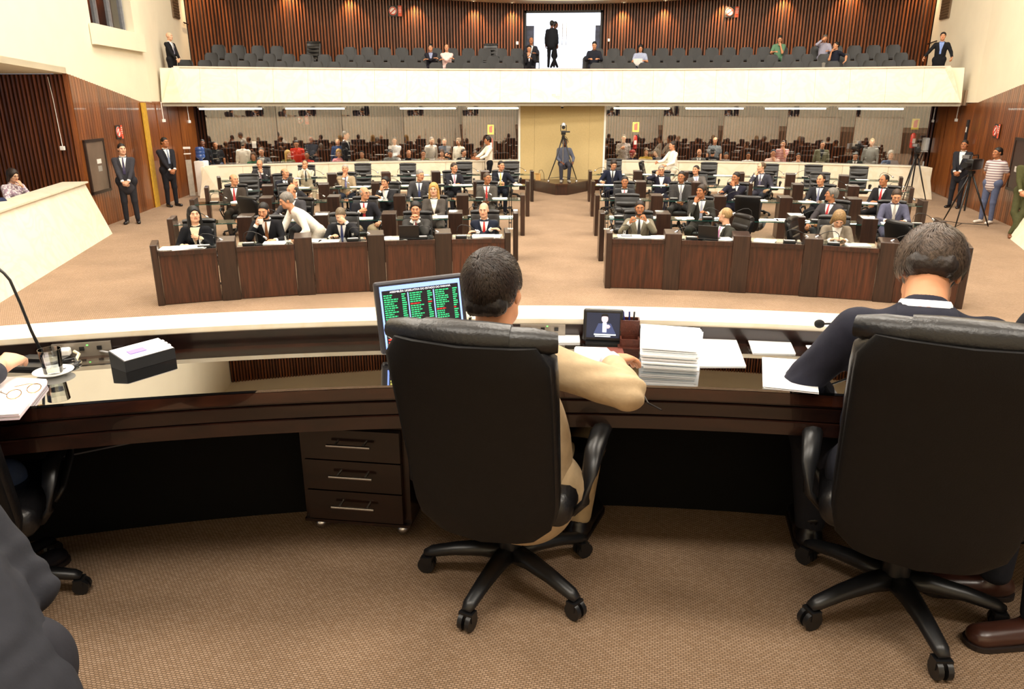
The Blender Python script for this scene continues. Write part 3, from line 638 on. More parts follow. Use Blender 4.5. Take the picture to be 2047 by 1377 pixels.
def hair_mesh(style, h, seed=0):
    f = Field((-.16, -.15, -.42), (.16, .2, .17), h)
    if style in ('short', 'thick', 'long', 'bob', 'bun', 'cap', 'curly'):
        t = {'short': 0, 'thick': .007, 'long': .012, 'bob': .016, 'bun': .006, 'cap': .004, 'curly': .02}[style]
        f.put(ell((0, .02, .034), (.082 + t, .104 + t, .098 + t)), .01)
        if style in ('short', 'thick', 'cap', 'bun'):
            f.put(cone((-.035, .082, -.03), (.035, .082, -.03), .034, .034), .02)
            f.put(ell((0, -.125, -.012), (.10, .105, .090)), .012, sub=True)
            for s in (-1, 1): f.put(ell((s * .088, .008, -.03), (.03, .034, .048)), .008, sub=True)
            f.put(ell((0, -.005, -.155), (.15, .085, .12)), .012, sub=True); f.put(ell((0, .10, -.17), (.15, .1, .1)), .012, sub=True)
            if style == 'bun': f.put(ell((0, .12, .03), (.045, .04, .045)), .02)
        else:
            L = {'long': -.26, 'bob': -.10, 'curly': -.09}[style]
            for s in (-1, 1): f.put(cone((s * .072, .03, .0), (s * .092, .02, L), .033, .028), .02)
            f.put(cone((0, .06, .0), (0, .075, L), .07, .06, ((0, 1, 0), .7)), .03)
            f.put(ell((0, -.135, -.03), (.070, .12, .105)), .012, sub=True)
            f.put(cone((0, -.02, -.06), (0, .0, -.4), .06, .055), .012, sub=True)
    elif style == 'receding':
        f.put(ell((0, .022, .03), (.082, .102, .096)), .01)
        f.put(ell((0, -.12, .02), (.088, .115, .115)), .012, sub=True); f.put(ell((0, -.005, -.15), (.15, .085, .12)), .012, sub=True); f.put(ell((0, .1, -.17), (.15, .1, .1)), .012, sub=True)
    elif style == 'balding':
        f.put(ell((0, .024, .02), (.082, .100, .090)), .01)
        f.put(ell((0, -.10, .06), (.082, .16, .10)), .012, sub=True); f.put(ell((0, .0, .12), (.075, .12, .06)), .012, sub=True); f.put(ell((0, -.005, -.15), (.15, .09, .12)), .012, sub=True); f.put(ell((0, .1, -.17), (.15, .1, .1)), .012, sub=True)
    V, Q = f.nets()
    if not len(V): return None
    rng = np.random.RandomState(seed); V = relax(V, Q, 2, .5)
    if style != 'cap':
        ph = np.arctan2(V[:, 0], V[:, 1]); V = V * (1 + (.018 * np.sin(23 * ph + 40 * V[:, 2]) + .012 * rng.randn(len(V)))[:, None] * .55)
    me = bpy.data.meshes.new('hair'); me.from_pydata(V.tolist(), [], Q.tolist()); return smooth(me)
HAIR = {}
def get_hair(style, lod):
    k = (style, lod)
    if k not in HAIR: HAIR[k] = hair_mesh(style, {'near': .006, 'mid': .010, 'far': .014}[lod])
    return HAIR[k]
def beard_mesh():
    f = Field((-.1, -.13, -.14), (.1, .05, .05), .008); f.put(cone((-.03, -.032, -.072), (.03, -.032, -.072), .041, .041), .02); f.put(ell((0, -.069, -.095), (.03, .026, .022)), .02)
    for s in (-1, 1): f.put(cone((s * .064, -.005, -.0), (s * .05, -.03, -.06), .018, .03), .02)
    f.put(ell((0, -.11, .0), (.05, .06, .052)), .008, sub=True); f.put(cone((-.012, -.12, -.06), (.012, -.12, -.06), .022, .022), .006, sub=True)
    V, Q = f.nets(); me = bpy.data.meshes.new('beard'); me.from_pydata(V.tolist(), [], Q.tolist()); return smooth(me)
BEARD = beard_mesh()
GLASSES = MB()
for s in (-1, 1):
    GLASSES.tube([(s * .032 + .02 * math.cos(a), -.098, .002 + .014 * math.sin(a)) for a in np.linspace(0, 2 * math.pi, 11)], .0016, 4); GLASSES.tube([(s * .052, -.096, .006), (s * .076, -.06, .008), (s * .08, .01, .004)], .0014, 4)
GLASSES.tube([(-.012, -.101, .004), (.012, -.101, .004)], .0014, 4); GLASSES = GLASSES.mesh('eyeglasses')
# ---- hands: wrist at origin, fingers along -Z, palm toward -Y, thumb toward +X (mirror for the other hand)
def hand(curl=.5, mirror=False, n=6):
    m = MB(); sg = -1 if mirror else 1
    m.loft([[(x * w, y * d, z) for x, y in [(math.cos(a), math.sin(a)) for a in np.linspace(0, 2 * math.pi, 9)[:-1]]] for w, d, z in ((.026, .019, .015), (.030, .017, -.02), (.041, .015, -.06), (.040, .013, -.092), (.034, .009, -.1))])
    for x, L, c in ((.030, .070, 0), (.010, .080, 0), (-.010, .075, 0), (-.029, .058, .1)):
        p = np.array([x, 0, -.088]); a = .15 * curl; pts = [p.copy()]
        for sgm in (.45, .32, .23):
            a += curl * (.85 + c); p = p + L * sgm * np.array([x * .25, -math.sin(a), -math.cos(a)]); pts.append(p.copy())
        m.tube(pts, [.0100, .0092, .0084, .0060], n, up=(1, 0, 0))
    t = np.array([.026, -.004, -.025]); pts = [t, t + (.026, -.012, -.026), t + (.034, -.024 - .012 * curl, -.052), t + (.028, -.034 - .022 * curl, -.072)]
    m.tube(pts, [.0135, .0122, .0108, .0075], n, up=(0, 1, 0))
    if mirror: m.v = [(-x, y, z) for x, y, z in m.v]; m.f = [f[::-1] for f in m.f]
    return m
def basis(fdir, pnorm):
    z = -np.array(fdir, float); z /= np.linalg.norm(z); y = -np.array(pnorm, float); y = y - z * (y @ z); y /= np.linalg.norm(y) + 1e-9; x = np.cross(y, z); return np.stack([x, y, z], 1)
def ik(S, T, l1, l2, pole):
    d = T - S; L = np.linalg.norm(d); mx = (l1 + l2) * .995
    if L > mx: T = S + d / L * mx; d = T - S; L = mx
    a = math.acos(np.clip((l1 * l1 + L * L - l2 * l2) / (2 * l1 * L), -1, 1)); u = d / L; p = np.array(pole, float); p = p - u * (p @ u); p /= np.linalg.norm(p) + 1e-9
    return S + u * l1 * math.cos(a) + p * l1 * math.sin(a), T
SKIN = {}
def skinm(c): return mat('skin', c, .55, var=.05, scale=20, spec=.35)
M_EYE = mat('eye_white', '#d9d2c8', .3); M_IRIS = mat('dark_iris', '#1b120e', .35)
LIB = {}
def person(label, head_px=None, loc=None, rz=None, turn=0, sit=True, seat=.46, scale=1.0, lean=0, side=0, twist=0, hy=0, hp=0, hr=0, RH=None, LH=None, curl=.5, curlL=None, rpole=None, lpole=None,
           rpalm=None, lpalm=None, rdir=None, ldir=None, jacket='#22232a', trousers=None, shirt='#e8e6e2', tie=None, top='suit', hair='short', hairc='#1a1310', skin='#c98f6c', beard=None, glasses=False,
           lod='mid', fat=1.0, legs='sit', z0=0.0, fix_z=None, group=None, shoes=None, voxel=None, collar=True, sleeve='long', feet=True, face_to=(0, -8), rowY=None, pelz=.95, arm=(.285, .25)):
    if not sit and legs == 'sit': legs = 'stand'
    trousers = trousers or jacket; h = voxel or {'near': .010, 'mid': .021, 'far': .028}[lod]
    Rt = Rm('z', twist) @ Rm('y', side) @ Rm('x', lean)
    Rh = Rm('z', twist + hy) @ Rm('y', side * .5 + hr) @ Rm('x', lean * .6 + hp)
    wh = None
    if rowY is not None:
        K = Rt @ np.array([0, 0, .50 if sit else .53]) + Rh @ np.array([0, -.032, .165]); X = 0
        for _ in range(5): wh = pY(head_px[0], head_px[1], rowY(X)); X = wh[0]
        if sit: seat = float(np.clip((wh[2] - z0) / scale - K[2] - .10, .33, .52))
        else: pelz = float(np.clip((wh[2] - z0) / scale - K[2], .62, 1.0))
    pel = np.array([0, 0, seat + .10]) if sit else np.array([0, 0, pelz])
    up_ = lambda z, y=0, x=0: pel + Rt @ np.array([x, y, z])
    N = up_(.50 if sit else .53); Sh = {s: up_(.425 if sit else .455, .0, s * .178 * (.92 if top == 'dress' else 1)) for s in (-1, 1)}
    hc = N + Rh @ np.array([0, -.032, .165])
    # hand targets, torso-free local coordinates
    if sit: dR, dL = np.array([-.16, -.36, .77]), np.array([.16, -.36, .77])
    else: dR, dL = np.array([-.26, -.03, .80]), np.array([.26, -.03, .80])
    def named(nm, s):
        if not isinstance(nm, str): return nm
        d = {'chin': (-s * .25, .25, 1), 'mouth': (-s * .35, .25, 1), 'brow': (-s * .9, .2, .5), 'ear': (-s * .25, .3, 1), 'chest': (-s * 1.0, .15, .35), 'cup': (-s * .5, -.1, .9), 'phone': (-s * .2, .2, 1)}[nm]; d = np.array(d) / np.linalg.norm(d)
        q = {'chin': (s * .02, -.105, -.12), 'mouth': (s * .015, -.125, -.085), 'brow': (s * .0, -.125, .03), 'ear': (s * .10, -.045, -.03), 'cup': (s * .03, -.17, -.07), 'phone': (s * .09, -.03, -.03)}.get(nm)
        tg = hc + Rh @ np.array(q) if q else N + Rt @ np.array([-s * .02, -.16, -.13])
        DIRS[s] = d; PALM[s] = np.array([-s * .3, 1.0, .0]); return tg - d * .10
    DIRS, PALM = {}, {}; RH = named(RH, -1); LH = named(LH, 1)
    T = {-1: np.array(RH, float) if RH is not None else dR, 1: np.array(LH, float) if LH is not None else dL}
    pole = {-1: np.array(rpole or (-.6, .5, -.8)), 1: np.array(lpole or (.6, .5, -.8))}
    EL, HD = {}, {}
    for s in (-1, 1): EL[s], HD[s] = ik(Sh[s], T[s], arm[0], arm[1], pole[s])
    hip = {s: pel + np.array([s * .095, 0, -.02]) for s in (-1, 1)}; KN, AN = {}, {}
    for s in (-1, 1):
        if legs == 'sit': KN[s] = np.array([s * .14, -.43, seat + .06]); AN[s] = np.array([s * .12, -.40, .085])
        elif legs == 'cross': KN[s] = np.array([s * .06, -.44, seat + (.14 if s < 0 else .06)]); AN[s] = np.array([.14, -.62, .30]) if s < 0 else np.array([.08, -.42, .085])
        elif legs == 'wide': KN[s] = np.array([s * .24, -.40, seat + .05]); AN[s] = np.array([s * .2, -.36, .085])
        elif legs == 'walk': KN[s] = np.array([s * .09, -.10 * s, .50]); AN[s] = np.array([s * .09, .10 * s, .085])
        elif legs == 'lean': KN[s] = np.array([s * .08 - .02, -.18 - .02 * s, .50]); AN[s] = np.array([-s * .08, -.32 + .03 * s, .085])
        else: KN[s] = np.array([s * .105, -.02 - 1.1 * max(0, .95 - pelz), .50 - .35 * max(0, .95 - pelz)]); AN[s] = np.array([s * .115, .0, .085])
    # place it
    sc = scale
    if loc is None:
        ang = 0 if rz is None else rz; zt = z0 + hc[2] * sc
        for _ in range(3):
            w_ = pz(head_px[0], head_px[1], zt) if wh is None else wh
            if rz is None: ang = -math.atan2(w_[0] - face_to[0], w_[1] - face_to[1]) + math.radians(turn)
            o_ = Rm('z', math.degrees(ang)) @ hc * sc; loc = np.array([w_[0] - o_[0], w_[1] - o_[1], z0])
    else: ang = (0 if rz is None else rz) + math.radians(turn)
    root = thing('person', label, 'person', loc, ang, group); root.scale = (sc,) * 3
    fw = Rt @ np.array([0, -1.0, 0]); fl = (fw, .68)
    key = None
    # clothed upper body
    allp = [pel, N] + list(Sh.values()) + list(EL.values()) + list(HD.values()); lo = np.min(allp, 0) - .24; hi = np.max(allp, 0) + .24
    tors = [cone(up_(-.05 if sit else (-.13 if top == 'suit' else -.05)), up_(.20), .158 * fat, .158 * fat, (fw, .74 * (fat ** .5))), cone(up_(.16), up_(.34), .158 * fat, .168, fl), cone(up_(.30, .005), up_(.42 if sit else .45), .165, .11, fl),
            cone(Sh[-1] * .93 + Sh[1] * .07, Sh[1] * .93 + Sh[-1] * .07, .060, .060), cone(up_(.40), N + Rt @ np.array([0, .005, -.01]), .095, .060)]
    if top == 'dress': tors[1:2] = [cone(up_(.16), up_(.34), .128, .145, fl), ell(up_(.30, -.10, -.06), (.06, .05, .06)), ell(up_(.30, -.10, .06), (.06, .05, .06))]
    f = Field(lo, hi, h)
    for p in tors: f.put(p, .035)
    fhip = .108 if sit else .118
    tf = Field(np.min([pel, N, Sh[-1], Sh[1]], 0) - .26, np.max([pel, N, Sh[-1], Sh[1]], 0) + .26, .02)
    for p in tors: tf.put(p, .035)
    for s in (-1, 1):
        if sleeve == 'long':
            cu = EL[s] + (HD[s] - EL[s]) * .76; f.put(cone(Sh[s], EL[s], .066, .055), .03); f.put(cone(EL[s], cu, .054, .043), .015)
        else: f.put(cone(Sh[s], Sh[s] + (EL[s] - Sh[s]) * .68, .064, .060), .03)
    V, Q = f.nets(); V = relax(V, Q, 1, .4)
    if lod == 'near': V = wrinkle(V, Q, [EL[-1], EL[1], up_(.05)], .006)
    up_name = {'suit': 'jacket', 'dress': 'jacket', 'shirt': 'shirt', 'tee': 'shirt'}[top]
    me = bpy.data.meshes.new(up_name); me.from_pydata(V.tolist(), [], Q.tolist()); smooth(me)
    obj(up_name, me, mat('cloth', jacket, .85, var=.10, scale=25, bump=.06, bscale=160, spec=.2), root)
    # legs
    f = Field(np.min([pel] + list(KN.values()) + list(AN.values()), 0) - .2, np.max([pel] + list(KN.values()) + list(AN.values()), 0) + .2, h)
    f.put(cone(hip[-1] + (0, 0, .02), hip[1] + (0, 0, .02), fhip * fat, fhip * fat, ((0, 1, 0), .78 if sit else .9)), .04)
    for s in (-1, 1):
        f.put(cone(hip[s], KN[s], .098, .068), .03); f.put(cone(KN[s], AN[s] + (0, 0, .01), .066, .052), .03)
    V, Q = f.nets(); V = relax(V, Q, 1, .4)
    me = bpy.data.meshes.new('trousers'); me.from_pydata(V.tolist(), [], Q.tolist()); smooth(me)
    obj('trousers', me, mat('cloth', trousers, .85, var=.10, scale=25, bump=.06, bscale=160, spec=.2), root)
    # body: one skin mesh (head, neck, torso core, arms, hands, legs core)
    hb = .02 if sleeve != 'long' else max(h * 1.5, .03); f = Field(np.minimum(lo, np.min(list(AN.values()), 0) - .1), hi, hb)
    f.put(cone(up_(.02), up_(.38), .11, .12, (fw, .62)), .03); f.put(cone(up_(.36), N + Rh @ np.array([0, 0, .03]), .09, .056), .03); f.put(cone(Sh[-1], Sh[1], .045, .045), .03)
    for s in (-1, 1):
        f.put(cone(Sh[s], EL[s], .046, .042), .03); f.put(cone(EL[s], HD[s], .041, .029), .02); f.put(cone(hip[s], KN[s], .07, .048), .03); f.put(cone(KN[s], AN[s], .046, .034), .02)
    V, Q = f.nets(); bm_ = MB(); bm_.v = V.tolist(); bm_.f = [tuple(q) for q in Q.tolist()]; bm_.m = [0] * len(Q)
    hv, hq, hm, eb = HEADS[lod]; HS = 1.0
    k0 = len(bm_.v); bm_.v += (hv @ Rh.T * HS + hc).tolist(); bm_.f += [tuple(i + k0 for i in q) for q in hq.tolist()]; bm_.m += hm.tolist()
    k0 = len(bm_.v); bm_.v += (np.array(eb.v) @ Rh.T + hc).tolist(); bm_.f += [tuple(i + k0 for i in q) for q in eb.f]; bm_.m += eb.m
    for s in (-1, 1):
        fd = HD[s] - EL[s]; d_ = (rdir if s < 0 else ldir); d_ = DIRS.get(s) if d_ is None else d_; d_ = np.array(d_, float) if d_ is not None else fd / np.linalg.norm(fd) + np.array([-s * .25, 0, 0])
        pn = (rpalm if s < 0 else lpalm); pn = PALM.get(s) if pn is None else pn; pn = np.array(pn, float) if pn is not None else np.array([-s * .4, 0, -1.0]) if sit else np.array([-s * 1.0, .2, 0])
        cl = curl if s < 0 or curlL is None else curlL; hm_ = hand(cl, mirror=(s > 0), n=6 if lod != 'near' else 10)
        # thumb side: toward the other hand when palms face down
        B_ = basis(d_, pn); Vh = np.array(hm_.v)
        tx = B_[:, 0] * (1 if s < 0 else -1)
        if (tx @ np.array([-s, 0, 0.2])) < 0: Vh = Vh * np.array([-1, 1, 1]); hm_.f = [q[::-1] for q in hm_.f]
        bm_.add(Vh @ B_.T + HD[s], hm_.f)
    me = bm_.mesh('body'); smooth(me)
    obj('body', me, [skinm(skin), M_IRIS, mat('lip', '#a2604e' if skin > '#a0' else '#5f3328', .5), M_EYE], root)
    # hair etc.
    eh = Matrix(Rh.tolist()).to_euler()
    if hair:
        hm_ = get_hair(hair, lod)
        if hm_: obj('cap' if hair == 'cap' else 'hair', hm_, mat('hair', hairc, .5, var=.35, scale=60, stretch=(1, 1, .3), bump=.3, bscale=120, spec=.4), root, loc=hc, rot=eh)
    if beard: obj('beard', BEARD, mat('hair', beard, .6), root, loc=hc, rot=eh)
    if glasses: obj('eyeglasses', GLASSES, M_BLKPL, root, loc=hc, rot=eh)
    # front of the suit: patches laid on the torso surface
    if top in ('suit', 'dress') and shirt:
        Ti = Rt; D_, lo_, hh = tf.D, tf.lo, tf.h
        def front(x, z, o):
            ys = np.linspace(-.30, .06, 40); P = (pel + np.outer(np.ones(40), [0, 0, 0])) + np.stack([np.full(40, x), ys, np.full(40, z)], 1) @ Ti.T
            ii = np.clip(((P - lo_) / hh).round().astype(int), 0, np.array(D_.shape) - 1); d = D_[ii[:, 0], ii[:, 1], ii[:, 2]]
            k = np.argmax(d < .004) if (d < .004).any() else 39
            y = ys[k]
            if 0 < k and d[k - 1] > d[k]: y = ys[k - 1] + (ys[k] - ys[k - 1]) * min(1, max(0, (d[k - 1] - .004) / (d[k - 1] - d[k] + 1e-6)))
            return pel + Ti @ np.array([x, y - o, z])
        zt, zb_ = (.485 if sit else .515), (.20 if sit else .18)
        def strip(xl, xr, o, n=9, nx=3, za=zt, zb2=zb_):
            m = MB(); R_ = []
            for t in np.linspace(0, 1, n): z = za + (zb2 - za) * t; a, b = xl(t), xr(t); R_.append([front(a + (b - a) * u, z, o) for u in np.linspace(0, 1, nx)])
            m.loft(R_, closed=False); m.f = [q[::-1] for q in m.f]; return m
        w = .072
        obj('shirt_front', strip(lambda t: -w * (1 - t) - .004, lambda t: w * (1 - t) + .004, .005, nx=5), mat('cloth', shirt, .8), root, sm=True)
        if tie:
            obj('tie', strip(lambda t: -.012 - .014 * min(1, t * 1.6), lambda t: .012 + .014 * min(1, t * 1.6), .012, zb2=zb_ - .02), mat('tie', tie, .5, var=.15, scale=40), root, sm=True)
        if lod != 'far':
            for s in (-1, 1):
                inn = lambda t: s * (w * (1 - t) + .002); ou = lambda t: s * (w * (1 - t) + .012 + .045 * math.sin(min(1, t * 1.15) * math.pi) ** .8)
                m = strip(inn, ou, .010)
                if s > 0: m.f = [q[::-1] for q in m.f]
                obj('lapel', m, mat('cloth', jacket), root, sm=True)
        if collar:
            m = MB(); c = N + Rt @ np.array([0, .005, .005])
            m.loft([[c + Rt @ np.array([r * math.cos(a), r * .95 * math.sin(a) - zz * .2, zz - .02 * (math.sin(a) < -.5)]) for a in np.linspace(0, 2 * math.pi, 15)[:-1]] for r, zz in ((.075, -.025), (.072, .012), (.066, .022), (.060, .015))], cap=False)
            obj('collar', m, mat('cloth', shirt), root, sm=True)
        if lod == 'near':
            m = MB(); c = N + Rt @ np.array([0, .008, -.005])
            m.loft([[c + Rt @ np.array([r * math.cos(a), r * math.sin(a), zz]) for a in np.linspace(-.35, math.pi + .35, 19)] for r, zz in ((.118, -.052), (.092, -.012), (.078, .012), (.074, .010), (.086, -.02))], closed=False)
            obj('jacket_collar', m, mat('cloth', jacket), root, sm=True)
        for s in (-1, 1):
            if lod != 'far' and sleeve == 'long':
                a, b = EL[s] + (HD[s] - EL[s]) * .82, EL[s] + (HD[s] - EL[s]) * .985
                obj('cuff', MB().cyl(a, b, .036, .036, n=10), mat('cloth', shirt), root, sm=60)
    if feet:
        for s in (-1, 1):
            dirn = np.array([s * .12, -1.0, 0]) if legs != 'cross' or s > 0 else np.array([.5, -.8, .2]); A = AN[s]
            b_ = A + np.array([0, 0, -.045]); tp = b_ + dirn / np.linalg.norm(dirn) * .19 + np.array([0, 0, -.008])
            f = Field(np.minimum(b_, tp) - .1, np.maximum(b_, tp) + .1, .012 if lod != 'far' else .018)
            f.put(cone(b_ + np.array([0, .03, 0]), tp, .046, .044, ((0, 0, 1), .80)), .02); f.put(cone(A + np.array([0, .01, .03]), b_, .042, .040), .03)
            V, Q = f.nets(); zf = b_[2] - .038; V[:, 2] = np.maximum(V[:, 2], zf)
            me = bpy.data.meshes.new('shoe'); me.from_pydata(V.tolist(), [], Q.tolist()); smooth(me)
            so = obj('shoe', me, mat('shoe_leather', shoes or '#141114', .3, var=.1), root)
            if lod == 'near':
                A2_ = b_ + np.array([0, .03, 0]); dd = tp - A2_; dd[2] = 0; th_ = math.atan2(dd[1], dd[0]); out_ = [A2_ + .049 * np.array([math.cos(a), math.sin(a), 0]) for a in np.linspace(th_ + math.pi / 2, th_ + 1.5 * math.pi, 9)] + [tp + .049 * np.array([math.cos(a), math.sin(a), 0]) for a in np.linspace(th_ - math.pi / 2, th_ + math.pi / 2, 9)]
                obj('sole', poly_prism([(p[0], p[1], zf + .016) for p in out_], (0, 0, -.015)), mat('shoe_sole', '#1a0f0b', .6), so)
    root['_hd'] = 0; del root['_hd']
    return root, dict(hc=hc, Rh=Rh, HD=HD, EL=EL, N=N, Rt=Rt, pel=pel, Sh=Sh, tf=tf)
def wrinkle(V, Q, cs, amp):
    for c in cs:
        d = np.linalg.norm(V - c, axis=1); k = np.exp(-(d / .14) ** 2); ctr = V.mean(0)
        n = V - (V * 0 + ctr); n /= np.linalg.norm(n, axis=1)[:, None] + 1e-9
        V = V + n * (amp * k * np.sin(70 * V[:, 2] + 25 * V[:, 0] + 3 * np.sin(30 * V[:, 1])))[:, None]
    return V
